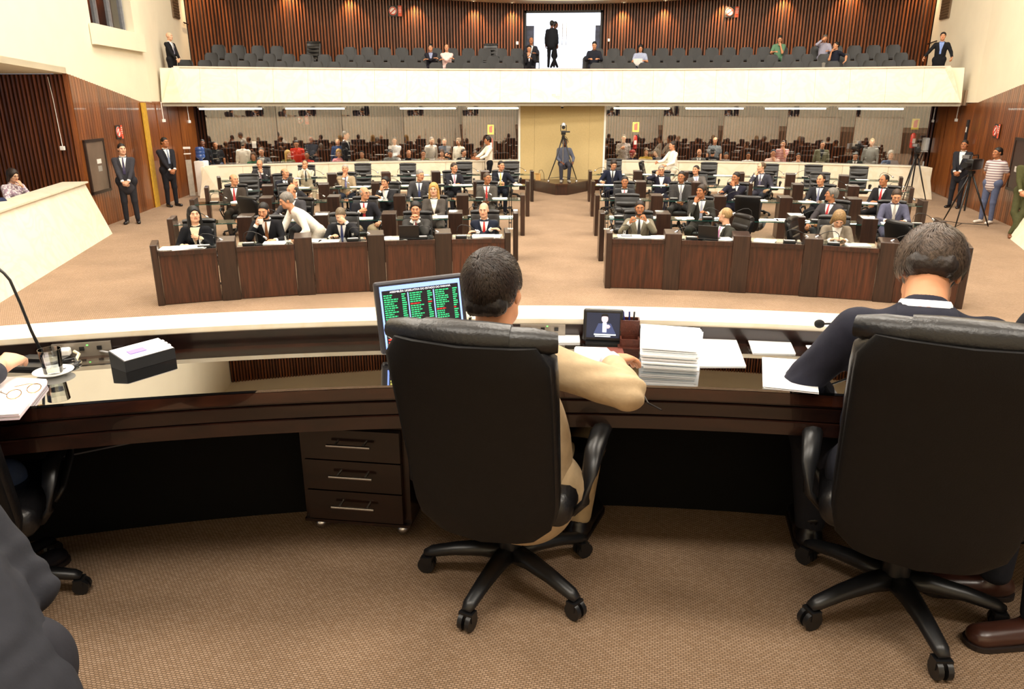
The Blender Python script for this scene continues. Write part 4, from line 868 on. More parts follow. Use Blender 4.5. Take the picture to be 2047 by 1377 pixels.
# ================================================================ THE PEOPLE
BLK, CHA, NAV, GRY, TAU = '#17171b', '#2c2b2e', '#1b2032', '#47464a', '#7b7466'
SKN, SKB, SKD, SKP = '#c88d68', '#a96f4b', '#6b4230', '#dba98a'
DESKR, DESKL = (-.15, -.40, .80), (.15, -.40, .80)
FOLD = dict(RH=(.13, -.27, .86), LH=(-.12, -.29, .82), rdir=(1, -.2, .1), ldir=(-1, -.2, .05))
CLASP = dict(RH=(-.035, -.31, 1.03), LH=(.035, -.31, 1.03), rdir=(.5, -.1, 1), ldir=(-.5, -.1, 1), rpalm=(1, .3, 0), lpalm=(-1, .3, 0), curl=1.1)
LAP = dict(RH=(-.06, -.30, .70), LH=(.06, -.30, .72))
def where(Y):
    r = min(ROWC, key=lambda k: abs(ROWC[k][0] + .75 - Y)); return r
MEM = [
 # label, head px, settings
 ('black jacket over cream patterned blouse, hand at chest, front row left end', 388, 429, dict(jacket='#101116', shirt='#d9c9ac', top='dress', hair='long', hairc='#0a0808', skin=SKP, LH='chest', RH=(-.16, -.30, .76), hy=20, scale=.97, hp=-6)),
 ('black suit and bronze tie drinking from a white cup, front row left', 527, 421, dict(jacket=BLK, tie='#7c4a22', hair='short', hairc='#120d0c', beard='#1a1210', RH='cup', LH=DESKL, hp=12, hy=-12, lean=6)),
 ('dark suit and blue tie covering the face with one hand, front row left', 681, 431, dict(jacket='#1c1c20', tie='#3a4476', hair='short', hairc='#6b5d49', LH='brow', RH=DESKR, hp=22, lean=8, skin=SKP)),
 ('charcoal suit and dark red tie, hands clasped at mouth, front row', 831, 418, dict(jacket='#383736', tie='#6a1418', hair='thick', hairc='#14100f', **CLASP, lean=6)),
 ('navy suit and bright red tie, arms folded, front row by the aisle', 967, 420, dict(jacket='#1d2232', tie='#c0231f', hair=None, skin=SKP, hy=-8, lean=5, **FOLD)),
 ('grey suit bent behind the white-jacketed attendant, second row left', 583, 381, dict(jacket='#3f3e42', tie='#777777', hair='balding', hairc='#3c342e', RH=(-.3, -.38, .80), hy=-20, turn=-20)),
 ('dark jacket, red tie and khaki trousers, hand on chest, second row', 729, 386, dict(jacket='#232329', trousers='#9a8b70', tie='#a8222c', hair='balding', hairc='#8f8a83', glasses=True, RH='chest', LH=(.30, -.30, .66), hy=48, legs='wide')),
 ('grey jacket and long blonde hair, hands on the desk, second row', 867, 379, dict(jacket='#4b4642', shirt='#e6ddd0', top='dress', hair='long', hairc='#b98f4e', skin=SKP, RH=(-.1, -.36, .78), LH=(.02, -.36, .78), hy=-4)),
 ('brown-grey suit and red tie, moustache, third row left end', 468, 359, dict(jacket='#3b332d', tie='#a4242a', hair='balding', hairc='#4a3f36', skin=SKN, fat=1.18, hy=40, RH=(-.1, -.32, .74), LH=(.1, -.34, .74))),
 ('dark suit turned to the right, receding hair, third row left', 586, 366, dict(jacket='#28282c', tie='#444466', hair='receding', hairc='#2b201a', hy=45, turn=25, LH=(.28, -.36, .80))),
 ('dark suit with a hand over the mouth, third row left of aisle', 770, 364, dict(jacket='#26262a', tie=None, hair='thick', hairc='#120f0e', RH='mouth', LH=(-.05, -.30, .80), hy=-14, turn=-12)),
 ('charcoal suit and dark blue tie, grey hair, third row left', 840, 350, dict(jacket='#39383b', tie='#27335f', hair='short', hairc='#8a8782', hy=34, hp=8, fat=1.08)),
 ('grey suit and red tie, hands folded on lap, third row by aisle', 974, 356, dict(jacket='#514d48', tie='#b02a2a', hair='short', hairc='#4a3c30', hy=30, skin=SKB, **LAP)),
 ('navy suit, bald head turned right, fourth row left', 570, 346, dict(jacket='#20222c', tie='#6a6a70', hair='balding', hairc='#4b433c', hy=38, turn=15, fat=1.06)),
 ('cream jacket and black tie, hands at the mouth, back row left', 610, 328, dict(jacket='#d8ccb4', trousers='#cfc3ab', tie='#1a1a1e', hair='receding', hairc='#2a1f1a', legs='wide', **CLASP)),
 ('beige suit and lilac tie, hand on chin, fourth row left', 690, 338, dict(jacket='#9c8a70', trousers='#2b3040', tie='#7a7aa8', hair='short', hairc='#a29c95', RH='chin', LH=(.12, -.34, .64), hp=-6)),
 ('dark suit and pink tie, hands on lap, fourth row left', 908, 335, dict(jacket='#25252c', tie='#b58a9c', hair='short', hairc='#3a2c22', hy=28, turn=12, RH=(-.02, -.33, .78), LH=(.14, -.33, .76))),
 ('navy suit and yellow tie reaching one arm out, fourth row by aisle', 1002, 331, dict(jacket='#191b26', tie='#c8b45a', hair='short', hairc='#1c1613', fat=1.15, hy=30, LH=(.42, -.34, .80), RH=(-.02, -.36, .82))),
 ('dark suit, balding, hand on the cheek, back row left end', 519, 328, dict(jacket='#2e2d31', tie='#8c6f7c', hair='balding', hairc='#3d342d', LH='chin', hp=12, fat=1.08)),
 # right block
 ('taupe suit and black tie, bearded, both hands raised, front row', 1279, 416, dict(jacket='#77705f', tie='#222226', hair='short', hairc='#1c1412', beard='#2b211b', RH=(-.16, -.34, .98), LH=(.10, -.34, 1.02), rdir=(.4, -.3, 1), ldir=(-.5, -.2, 1), rpalm=(1, .2, .2), lpalm=(-1, .2, .2), curl=1.0, skin=SKB)),
 ('dark grey suit and pink tie turned sideways, fair hair, front row', 1449, 432, dict(jacket='#35352f', tie='#c07fb0', hair='receding', hairc='#a3855a', skin=SKP, turn=-62, hy=-55, RH=(-.10, -.32, .72), LH=(.16, -.38, .74))),
 ('taupe jacket and white collar writing with head down, front row', 1677, 438, dict(jacket='#7d7365', shirt='#eeeae2', top='dress', hair='bob', hairc='#8a6e48', skin=SKP, hp=32, lean=9, RH=(-.10, -.40, .79), LH=(.10, -.40, .79), scale=.97)),
 ('charcoal suit, hand on chin, looking left, second row right', 1402, 382, dict(jacket='#34332f', tie='#9aa0b4', hair='thick', hairc='#33281f', RH='chin', LH=(.10, -.24, .84), hy=-38, legs='wide', skin=SKB)),
 ('dark suit and red tie leaning back, grey hair, second row right', 1662, 389, dict(jacket='#3a3639', tie='#a4202a', hair='thick', hairc='#6d6963', hy=-55, turn=-30, lean=-6, legs='cross', skin=SKB, RH=(-.2, -.4, .68), LH=(.05, -.36, .72))),
 ('blue-grey suit and striped tie reading with head down, second row', 1792, 392, dict(jacket='#54556a', tie='#a7a29a', hair='short', hairc='#3f2f24', hp=22, RH=DESKR, LH=DESKL)),
 ('black suit and pink striped tie, third row right by the aisle', 1249, 363, dict(jacket='#27282b', tie='#b56a76', hair='short', hairc='#26201d', skin=SKB)),
 ('dark grey suit and grey tie, hands on lap, third row right', 1362, 353, dict(jacket='#3d3b3b', tie='#86868c', hair='short', hairc='#1d1613', hy=-14, skin=SKB, legs='wide', **LAP)),
 ('navy suit and blue tie, hand at mouth with microphone, third row', 1471, 355, dict(jacket='#23222f', tie='#34477a', hair='short', hairc='#14100f', skin=SKB, RH=(-.30, -.36, .92), LH='mouth', hy=-28, turn=-12)),
 ('black suit with a white badge, looking ahead, third row right', 1641, 359, dict(jacket='#26262b', tie='#6a708c', hair='receding', hairc='#1c1512', hy=-16, turn=-20, skin=SKN)),
 ('black suit and long red tie, third row right end', 1767, 360, dict(jacket='#222125', tie='#b4202a', hair='receding', hairc='#17110f', hy=-24, turn=-28, skin=SKB, legs='wide', RH=(-.12, -.34, .72), LH=(.02, -.3, .78))),
 ('navy suit and dark tie looking down, fourth row right by aisle', 1227, 324, dict(jacket='#1c2033', tie='#1f222c', hair='thick', hairc='#2a1e17', hp=20, hy=12, RH=(-.30, -.34, .84), LH=(.18, -.40, .82))),
 ('navy suit without tie, hand at the ear, fourth row right', 1322, 340, dict(jacket='#2b2a38', tie=None, hair='short', hairc='#8d857c', RH='ear', glasses=True, hr=-6)),
 ('grey suit lying back with legs crossed, fourth row right', 1391, 340, dict(jacket='#5a5552', tie='#8a84a4', hair='short', hairc='#1c1512', lean=-14, side=-8, hy=-30, legs='cross', RH=(-.2, -.3, .70), LH=(.2, -.36, .66))),
 ('slate suit, hand on chin, facing left, fourth row right', 1522, 334, dict(jacket='#3c3b46', tie='#55506a', hair='receding', hairc='#5a4632', skin=SKP, RH='chin', LH=(.26, -.28, .70), hy=-48, turn=-18)),
]
NCH = 0
CHG = 'black leather chairs behind the members\' desks'
for lb, x, y, kw in MEM:
    r = [k for k in RNAME if RNAME[k] + ' row' in lb][0]; kw.setdefault('scale', .95)
    t, P = person('person in ' + lb, (x, y), rowY=(lambda X, r=r, d=kw.get('lean', 0): ev(ROWC[r], X) + .84 - .008 * max(0, d)), **kw)
    a = t.rotation_euler[2]; l = np.array(t.location) + Rm('z', math.degrees(a)) @ np.array([0, -.05, 0])
    chair(l, a, 'black leather chair of the person in ' + ' '.join(lb.replace(',', '').split()[:8]), CHG, scale=.97, base_rot=NCH * .37); NCH += 1
EMPTY = [(490, 392, 140, 'empty black chair turned away from its desk, second row left'), (497, 346, 0, 'empty black chair at the left end of the fourth row'),
 (725, 325, 0, 'empty black chair in the left back row, nearest the beige suit'), (815, 325, 0, 'empty black chair in the left back row, third from the aisle'), (928, 322, 0, 'empty black chair in the left back row, second from aisle'), (1022, 321, 0, 'empty black chair in the left back row beside the booth'),
 (1580, 432, 70, 'empty black chair seen side-on in the right front row'), (1795, 440, 130, 'empty black chair turned sideways at the right end of front row'), (1254, 385, 0, 'empty black chair behind the smiling bearded person, second row right'), (1495, 390, 165, 'empty black chair with its back to the dais, second row right'),
 (1640, 343, 0, 'empty black chair in the fourth row right, fourth from aisle'), (1228, 316, 0, 'empty black chair in the right back row beside the booth'), (1281, 321, 80, 'empty black chair seen side-on in the right back row'), (1418, 323, 0, 'empty black chair in the right back row, third from aisle'), (1540, 326, 0, 'empty black chair in the right back row, fourth from aisle'),
 (1627, 328, 0, 'empty black chair in the right back row, fifth from aisle'), (1718, 331, 0, 'empty black chair at the right end of the back row')]
for x, y, r, lb in EMPTY:
    q = pz(x, y, 1.05); a = -math.atan2(q[0], q[1] + 8) + math.radians(r); l = q + Rm('z', math.degrees(a)) @ np.array([0, -.40, 0]); l[2] = 0
    chair(l, a, lb, CHG, scale=.97, base_rot=NCH * .4); NCH += 1
# ---- standing in the hall
person('person in white jacket with grey hair bending over the front desk row', (572, 401), sit=False, jacket='#efe9dd', trousers='#d8cfc0', shirt=None, hair='thick', hairc='#77726c', lean=46, hp=-10, turn=-62, RH=(-.05, -.66, .66), LH=(.25, -.48, .72), rdir=(0, -.5, -1), hy=-8, scale=.97, rpole=(-.6, .4, .4), rowY=lambda X: ev(ROWC[1], X) + 1.0)
person('person in cream white jacket standing at the left partition, hand out', (975, 281), sit=False, jacket='#efe6d6', trousers='#17171b', shirt=None, hair='thick', hairc='#14100f', turn=-70, RH=(-.15, -.42, 1.06), LH=(.2, -.40, 1.06), rdir=(0, -1, 0), ldir=(0, -1, 0), scale=.97, skin=SKB, rowY=lambda X: Yp(X) - .40)
person('person in long white coat standing at the right partition, facing left', (1344, 291), sit=False, jacket='#f1eadc', trousers='#efe6d4', shirt=None, hair='short', hairc='#2c2420', turn=-62, RH=(-.2, -.40, 1.05), LH=(.2, -.34, .98), fat=1.12, scale=.97, rowY=lambda X: 22.75)
HC = dict(RH=(-.05, -.25, .92), LH=(.06, -.26, .95), rdir=(.8, -.2, -.6), ldir=(-.8, -.2, -.6), rpalm=(0, 1, 0), lpalm=(0, 1, 0))
person('person in charcoal suit and purple tie standing guard by the left wall', loc=pz(266, 446, 0), rz=.45, sit=False, jacket='#38373d', trousers='#28282d', tie='#2b2348', hair='short', hairc='#1a1310', fat=1.15, hy=22, skin=SKP, scale=1.03, **HC)
person('person in black suit standing in profile at the left wall', loc=pz(328, 412, 0) + np.array([.25, 0, 0]), rz=.95, sit=False, jacket='#232329', trousers='#1d1d22', tie='#6f7c96', hair='short', hairc='#130f0e', fat=1.08, hy=10, skin=SKB, scale=1.03, **HC)
person('person in black suit behind the right video camera, hands clasped', loc=pz(1906, 415, 0), rz=-.75, sit=False, jacket='#26262c', tie=None, hair='short', hairc='#1c1512', fat=1.08, skin=SKB, legs='stand', **HC)
rs = person('person in striped polo and jeans standing at the right wall', loc=pz(1982, 446, 0) - np.array([.15, 0, 0]), rz=-1.0, sit=False, jacket='#b9aaa6', trousers='#59617c', top='tee', sleeve='short', shirt=None, hair='short', hairc='#120e0d', hy=-20, skin=SKB, fat=1.1, shoes='#d8d0c4', RH=(-.18, .18, .95), LH=(.16, .2, .93), scale=.98)
person('person in olive suit and tan shoes leaning on the right tribune', loc=pz(2030, 470, 0) + np.array([-.05, -.1, 0]), rz=-.6, sit=False, jacket='#4a4a2c', trousers='#44442a', shirt='#cfc8b0', hair='short', hairc='#2a211b', legs='lean', shoes='#6f4327', scale=1.0, **HC)
rf = person('person in white floral blouse behind the left marble tribune, hand at face', (26, 351), sit=True, jacket='#d9d0d4', trousers='#2a2a30', top='dress', shirt=None, hair='bob', hairc='#2b201b', skin=SKP, LH='mouth', RH=(-.1, -.36, .80), glasses=True, turn=40, hp=14, hy=10, z0=.12)
person('person in navy top seated at the far left edge of the tribune', (-22, 376), sit=True, jacket='#262c46', trousers='#2a2a30', top='tee', shirt=None, hair='short', hairc='#1d1613', turn=35, RH=(-.1, -.36, .8), z0=.12)
# operator on the platform
person('person in grey-blue jacket seated on the booth platform behind the camera', loc=(pY(1128, 300, 24.1)[0], 24.05, .34), rz=.1, seat=.46, jacket='#5a5f70', trousers='#3a3a44', shirt=None, top='tee', hair='short', hairc='#15110f', skin=SKD, hy=15, RH=(-.12, -.30, .62), LH=(.26, -.2, .60), shoes='#8a8680', scale=.97)
# ---- public behind the glass
def pub(lb, x, y, sit=True, dY=.80, **kw):
    X = 0; hz = 1.226 if sit else 1.645
    for _ in range(4): Y = Yp(X) + dY; q = pY(x, y, Y); X = q[0]
    s = float(np.clip(q[2] / hz, .88, 1.06)); kw.setdefault('lod', 'far'); kw.setdefault('feet', False)
    ang = -math.atan2(q[0], q[1] + 8) + math.radians(kw.pop('turn', 0))
    person('person ' + lb, loc=(q[0], q[1] + .03, 0), rz=ang, sit=sit, scale=s, group='public behind the glass', **kw)
    if sit: PUBCH.append((q[0], q[1] + .03, ang, lb))
PUBCH = []
T_ = dict(top='tee', shirt=None, sleeve='short')
pub('in dark jacket standing beside the water cooler', 404, 286, False, 1.5, jacket='#1f2027', shirt=None, top='shirt', hair='short', skin=SKD)
pub('in black shirt standing behind the water cooler', 430, 290, False, 1.9, jacket='#1a1a1e', trousers='#35405c', hair='short', hairc='#15110f', skin=SKB, **T_)
pub('in white jacket with their back to the glass, left end', 484, 288, False, 1.0, jacket='#efe7d8', shirt=None, hair='short', hairc='#2a221d', turn=170, skin=SKB)
pub('in green top seated at the left end behind the glass', 506, 312, jacket='#3d6a4e', hair='bob', hairc='#4a3524', skin=SKN, **T_)
pub('in grey jacket seated smiling near the left end', 522, 303, True, 1.1, jacket='#55565a', shirt='#cfcac2', hair='short', hairc='#5a534c', fat=1.1)
pub('in olive jacket with long blonde hair behind the glass', 574, 308, jacket='#5f5c34', top='dress', shirt=None, hair='long', hairc='#c9a25c', skin=SKP, hy=40)
pub('in red shirt standing behind the glass', 592, 286, False, 1.2, jacket='#c1321f', shirt=None, top='shirt', trousers='#2a2a30', hair='short', hairc='#2a201a', hp=18)
pub('in small red top seated behind the left glass', 613, 310, True, .82, jacket='#b52a22', hair='short', hairc='#1c1512', skin=SKB, **T_)
pub('in black jacket with folded arms standing far back left', 621, 278, False, 2.2, jacket='#26262c', shirt=None, top='shirt', hair='short', skin=SKD, RH=(.1, -.25, 1.12), LH=(-.1, -.27, 1.08))
pub('in dark suit standing in profile behind the glass', 689, 270, False, .9, jacket='#26262b', tie='#333344', hair='short', turn=75, skin=SKN)
pub('in blue shirt standing behind the dark suit', 675, 282, False, 1.6, jacket='#2d3a58', shirt=None, top='shirt', hair='short', hairc='#2a221d')
pub('in pink scarf with curly fair hair behind the glass', 677, 306, jacket='#d98d92', trousers='#2b2b30', top='dress', shirt=None, hair='curly', hairc='#a9834a', skin=SKP, glasses=True)
pub('in beige jumper seated with an arm along the ledge', 723, 308, jacket='#bfae8e', hair='short', hairc='#33281f', top='shirt', shirt=None, RH=(-.34, -.3, .86))
pub('in grey shirt and dark cap bent over a laptop', 780, 304, jacket='#8f908c', hair='cap', hairc='#23252e', hp=24, **T_)
pub('in white shirt standing with arms crossed behind the glass', 788, 281, False, 1.2, jacket='#e3dfdb', shirt=None, top='shirt', hair='short', hairc='#2a211b', RH=(.1, -.25, 1.12), LH=(-.1, -.27, 1.08))
pub('in black shirt, bald, seated behind the glass', 817, 306, jacket='#19191c', hair='balding', hairc='#3a2d24', hp=14, **T_)
pub('in pale shirt standing and leaning behind the glass', 858, 279, False, 1.3, jacket='#ddd6cb', shirt=None, top='shirt', hair='short', hairc='#5c554e', lean=14, turn=30)
pub('in olive green shirt, hand on chin, behind the glass', 846, 307, jacket='#66684a', hair='short', hairc='#33281f', RH='chin', **T_)
pub('in grey t-shirt standing with arms folded behind the glass', 888, 282, False, 1.3, jacket='#5d6068', hair='short', hairc='#463a30', RH=(.1, -.25, 1.12), LH=(-.1, -.27, 1.08), **T_)
pub('in brown top holding a phone to the mouth', 883, 306, jacket='#7d5f45', hair='long', hairc='#4b2f1c', skin=SKP, RH=(-.03, -.28, 1.02), LH=(.03, -.28, 1.02), **T_)
pub('in cream blouse standing near the booth, left glass', 917, 283, False, 1.1, jacket='#e4dac6', shirt=None, top='shirt', hair='bob', hairc='#6a5034', turn=-30)
pub('in black suit and white shirt seated near the booth', 926, 305, jacket='#19191d', tie='#c0b8a8', hair='short', hairc='#33261d', hy=40)
pub('in dark top leaning on one hand near the booth', 950, 308, True, .82, jacket='#453a34', hair='curly', hairc='#2b1d14', skin=SKB, RH='chin', **T_)
pub('in checked shirt standing near the fire extinguisher', 1247, 276, False, 1.2, jacket='#a59a92', shirt=None, top='shirt', hair='short', hairc='#55483c', RH='chest')
pub('in navy top with red hair behind the right glass', 1264, 307, jacket='#262c44', hair='curly', hairc='#8a2417', hy=50, turn=30, skin=SKP, **T_)
pub('in yellow top with brown hair behind the right glass', 1292, 303, jacket='#c9a94c', hair='long', hairc='#5c452c', skin=SKP, **T_)
pub('in navy jacket with curly hair looking left, right glass', 1313, 305, jacket='#1d2238', hair='curly', hairc='#3a2a1c', skin=SKP, hy=-40, **T_)
pub('in grey suit, bald, seated facing the hall, right glass', 1398, 305, jacket='#5c5b58', tie='#8a8a80', hair='balding', hairc='#8a8278')
pub('in grey t-shirt standing behind the right glass', 1430, 281, False, 1.6, jacket='#6a6d70', hair=None, **T_)
pub('in black suit seated with their back to the glass', 1425, 304, True, .9, jacket='#131318', shirt=None, hair='short', hairc='#100d0c', turn=170)
pub('in black jacket and dark cap seated, right glass', 1452, 310, jacket='#18181c', hair='cap', hairc='#16161b', shirt=None, hp=14)
pub('in white shirt and black vest seated, right glass', 1496, 311, jacket='#dcd8d2', hair='short', hairc='#1c1512', glasses=True, skin=SKB, **T_)
pub('in pink shirt and dark cap, hand at face', 1546, 306, jacket='#e0bdb0', hair='cap', hairc='#23262e', LH='chin', **T_)
pub('in red striped shirt standing with hand at mouth', 1565, 297, False, .95, jacket='#b03a34', hair='short', hairc='#3b2d22', LH='chin', skin=SKN, **T_)
pub('in grey patterned top, hands at the face, right glass', 1596, 315, True, .8, jacket='#a9a29c', hair='bun', hairc='#1d1613', glasses=True, RH='chin', LH='chin', **T_)
pub('in olive jacket with a badge standing behind the right glass', 1645, 291, False, .95, jacket='#6c6a54', shirt='#1a1c24', top='suit', hair='short', hairc='#3a3128')
pub('in dark suit and tie reading near the right end', 1711, 310, jacket='#2b3028', tie='#3a3f38', hair='short', hairc='#3d3a36', hp=18)
pub('in grey coat standing beside the second video camera', 1744, 284, False, 1.6, jacket='#8b8880', shirt=None, top='shirt', hair='short', hairc='#7a6a48')
pub('in denim jacket and headset at the right end of glass', 1782, 309, jacket='#4e5c74', hair='bob', hairc='#8a867e', skin=SKP, top='shirt', shirt=None)
# ---- upper gallery
ROWS_G = [(.95, 3.03), (1.85, 3.28), (2.70, 3.56)]
def gal(lb, x, y, row, sit=True, **kw):
    dY, fz = ROWS_G[row] if row is not None else (kw.pop('dY'), kw.pop('fz')); X = 0
    for _ in range(4): Y = Yf(X * .97) + dY; q = pY(x, y, Y); X = q[0]
    kw.setdefault('lod', 'far'); kw.setdefault('feet', False); hz = 1.226 if sit else 1.645
    s = float(np.clip((q[2] - fz) / hz, .88, 1.08)); ang = kw.pop('ang', -math.atan2(q[0], q[1] + 8)) + math.radians(kw.pop('turn', 0))
    person('person ' + lb, loc=(q[0], q[1], fz), rz=ang, sit=sit, scale=s, group='people in the upper gallery', **kw)
gal('in black suit, bald, standing at the left end of the gallery', 338, 81, None, False, dY=.75, fz=3.03, jacket='#18181c', tie='#777788', hair=None, turn=60, skin=SKP, **{k: v for k, v in HC.items()})
gal('in dark jacket, arms crossed, seated in the gallery', 861, 102, 1, jacket='#1c1c26', hair='thick', hairc='#120f0e', shirt='#8b93b4', **FOLD)
gal('in pink and white top seated in the gallery', 893, 104, 1, jacket='#e0c4c0', hair='receding', hairc='#4a3a2e', top='shirt', shirt=None, **FOLD)
gal('in dark suit seated just left of the bright door', 1062, 90, 2, jacket='#25262e', tie='#888888', hair='balding', hairc='#5a4a40', skin=SKB)
gal('in dark suit reading a white sheet, gallery centre', 1058, 104, 1, jacket='#1b1b20', shirt='#dcdce4', hair='short', hairc='#0f0c0c', hp=18, RH='chin', LH=(.08, -.32, .86))
gal('in dark shirt standing in the bright gallery doorway', 1103, 58, None, False, dY=3.7, fz=3.80, jacket='#1a1c22', trousers='#14151a', hair='thick', hairc='#0d0b0b', skin=SKD, turn=165, fat=1.3, top='shirt', shirt=None)
gal('in dark clothes striding behind the doorway figure', 1109, 60, None, False, dY=3.95, fz=3.80, jacket='#1d1e24', trousers='#17181d', hair='short', hairc='#0d0b0b', skin=SKD, turn=110, legs='walk', top='shirt', shirt=None)
gal('in dark clothes reading just right of the bright door', 1188, 90, 1, jacket='#20222c', hair='short', hairc='#0f0d0d', hp=15, top='shirt', shirt=None)
gal('in pale blue shirt using a white laptop in the gallery', 1280, 106, 1, jacket='#9aa3bd', hair='long', hairc='#0d0a0a', skin=SKN, hp=12, **T_)
gal('in green polo leaning on a hand, right gallery', 1558, 86, 2, jacket='#5c8268', hair='thick', hairc='#1a1512', LH='chin', hp=15, **T_)
gal('in light grey shirt, hands at head, right gallery', 1648, 84, 2, jacket='#9a99ac', hair='short', hairc='#5a534c', RH='brow', hp=15, top='shirt', shirt=None)
gal('in dark t-shirt sprawled with legs up, right gallery', 1672, 95, 1, jacket='#1b1e2c', trousers='#77736c', hair='short', hairc='#1c1512', legs='cross', turn=-50, RH='chin', LH=(.4, .1, .7), **T_)
gal('in black suit and blue shirt standing at the gallery right end', 1884, 80, None, False, dY=.72, fz=3.03, jacket='#15161b', shirt='#7f98d0', tie='#6f8ac8', hair='thick', hairc='#1d1512', turn=-8, RH=(-.46, -.26, .98), LH=(.36, -.22, .98))

def stripes(root, c1, c2, scale, part='shirt', noise=False):
    m = mat('striped_cloth', c1, .85, var=.03); m = m.copy(); nt = m.node_tree; N_ = nt.nodes; L_ = nt.links; b = N_['Principled BSDF']; tc = N_.new('ShaderNodeTexCoord')
    if noise: w_ = N_.new('ShaderNodeTexNoise'); w_.inputs['Scale'].default_value = scale
    else: w_ = N_.new('ShaderNodeTexWave'); w_.bands_direction = 'Z'; w_.inputs['Scale'].default_value = scale
    L_.new(tc.outputs['Object'], w_.inputs['Vector']); rp_ = N_.new('ShaderNodeValToRGB'); rp_.color_ramp.elements[0].position = .42; rp_.color_ramp.elements[1].position = .55; rp_.color_ramp.elements[0].color = srgb(c1) + (1,); rp_.color_ramp.elements[1].color = srgb(c2) + (1,)
    L_.new(w_.outputs['Fac'], rp_.inputs[0])
    for l in list(b.inputs['Base Color'].links): L_.remove(l)
    L_.new(rp_.outputs[0], b.inputs['Base Color'])
    for c in root.children:
        if c.name.startswith(part): c.data.materials[0] = m
stripes(rs[0], '#d9d0cc', '#8f7a80', 5.5); stripes(rf[0], '#e9e2e4', '#9a8494', 26, 'jacket', True)
for o_ in [o for o in COL.objects if o.get('label', '').startswith('person in red striped')]: stripes(o_, '#b03a34', '#d8c8c4', 5.5)
for o_ in [o for o in COL.objects if o.get('label', '').startswith('person in checked')]: stripes(o_, '#b3a8a0', '#8d8078', 40, noise=True)
# ================================================================ THINGS
# ---- upper gallery seating
GB = MB(); rings = []
for t in np.linspace(0, 1, 7):
    w = .215 * (1 - .35 * max(0, (t - .72) / .28) ** 2.2 - .12 * max(0, (.2 - t) / .2)); z = .44 + .42 * t; y = .16 + .10 * t
    rings.append([(math.copysign(abs(math.cos(a)) ** .4, math.cos(a)) * w, y + (.022 if t < 1 else .012) * math.sin(a) + .03 * math.cos(a) ** 2 * -1 + .02, z) for a in np.linspace(0, 2 * math.pi, 15)[:-1]])
GB.loft(rings); GB = smooth(GB.mesh('backrest'), 50)
GS = MB(); GS.rbox((0, -.02, .43), (.44, .40, .06), .028); GS = smooth(GS.mesh('seat'), 50)
GL = MB()
for s in (-1, 1): GL.tube([(s * .2, .2, .62), (s * .2, .17, .44), (s * .2, .14, .0)], .015, 6); GL.tube([(s * .2, .16, .40), (s * .2, -.16, .40), (s * .2, -.14, .0)], .015, 6)
GL = GL.mesh('frame')
M_GCH = mat('gallery_chair_black', '#100f10', .42, var=.15, scale=8, spec=.35)
YA = ROWS_G[0][0]
for ri, (dY, fz) in enumerate(ROWS_G):
    cnt = 0; x1 = -11.05
    while x1 < 10.6:
        xa = x1 + (.25 if ri == 1 else 0); X = xa * (Yf(xa) + dY) / (Yf(xa) + YA); Y = Yf(X * .97) + dY; x1 += .50
        if -.98 < X - DM < .74 or X < (-11.1, -10.9, -10.85)[ri] or X > (10.4, 10.35, 10.3)[ri]: continue
        if ri == 2 and (-9.0 < X < -8.4 or -7.75 < X < -7.1): continue
        cnt += 1
        t = thing('gallery_chair', 'black plastic gallery chair, %s row from the railing, %s from the left end' % (nth(ri), nth(cnt - 1)), 'chair', (X, Y, fz), -math.atan2(X, Y + 8), 'gallery chairs, %s row' % nth(ri))
        b = obj('backrest', GB, M_GCH, t); obj('seat', GS, M_GCH, t); obj('frame', GL, M_BLKPL, t)
# taller padded chair standing in the gallery
for x, y, lb in ((640, 95, 'padded black chair in the left half of the gallery back row'), (977, 92, 'padded black chair standing above the gallery rows near the door')):
    q = pY(x, y, 26.1); chair((q[0], Yf(q[0]) + 2.7, 3.56), 0, lb, scale=.95)
# chairs of the public
for i, (X, Y, a, lb) in enumerate(PUBCH):
    t = thing('public_chair', 'black plastic chair under the visitor ' + ' '.join(lb.split()[:9]), 'chair', (X, Y, 0), a, 'chairs behind the glass'); obj('backrest', GB, M_GCH, t); obj('seat', GS, M_GCH, t); obj('frame', GL, M_BLKPL, t)
# ---- booth platform
pl = [pz(1110, 390, 0), pz(1134, 390, 0), pz(1179, 381, 0), np.array([bx1 + .1, 24.62, 0]), np.array([bx0 - .1, 24.62, 0]), pz(1067, 381, 0)]
plat = struct('floor_platform', poly_prism([p + np.array([0, 0, .30]) for p in pl], (0, 0, -.30)), M_WOOD)
cen = np.mean(pl, 0); obj('platform_top', poly_prism([cen + (p - cen) * (1.03 if i not in (3, 4) else 1) + np.array([0, 0, .34]) for i, p in enumerate(pl)], (0, 0, -.04)), wood('platform_top_wood', '#3b2114', '#5b3520', .3), plat)
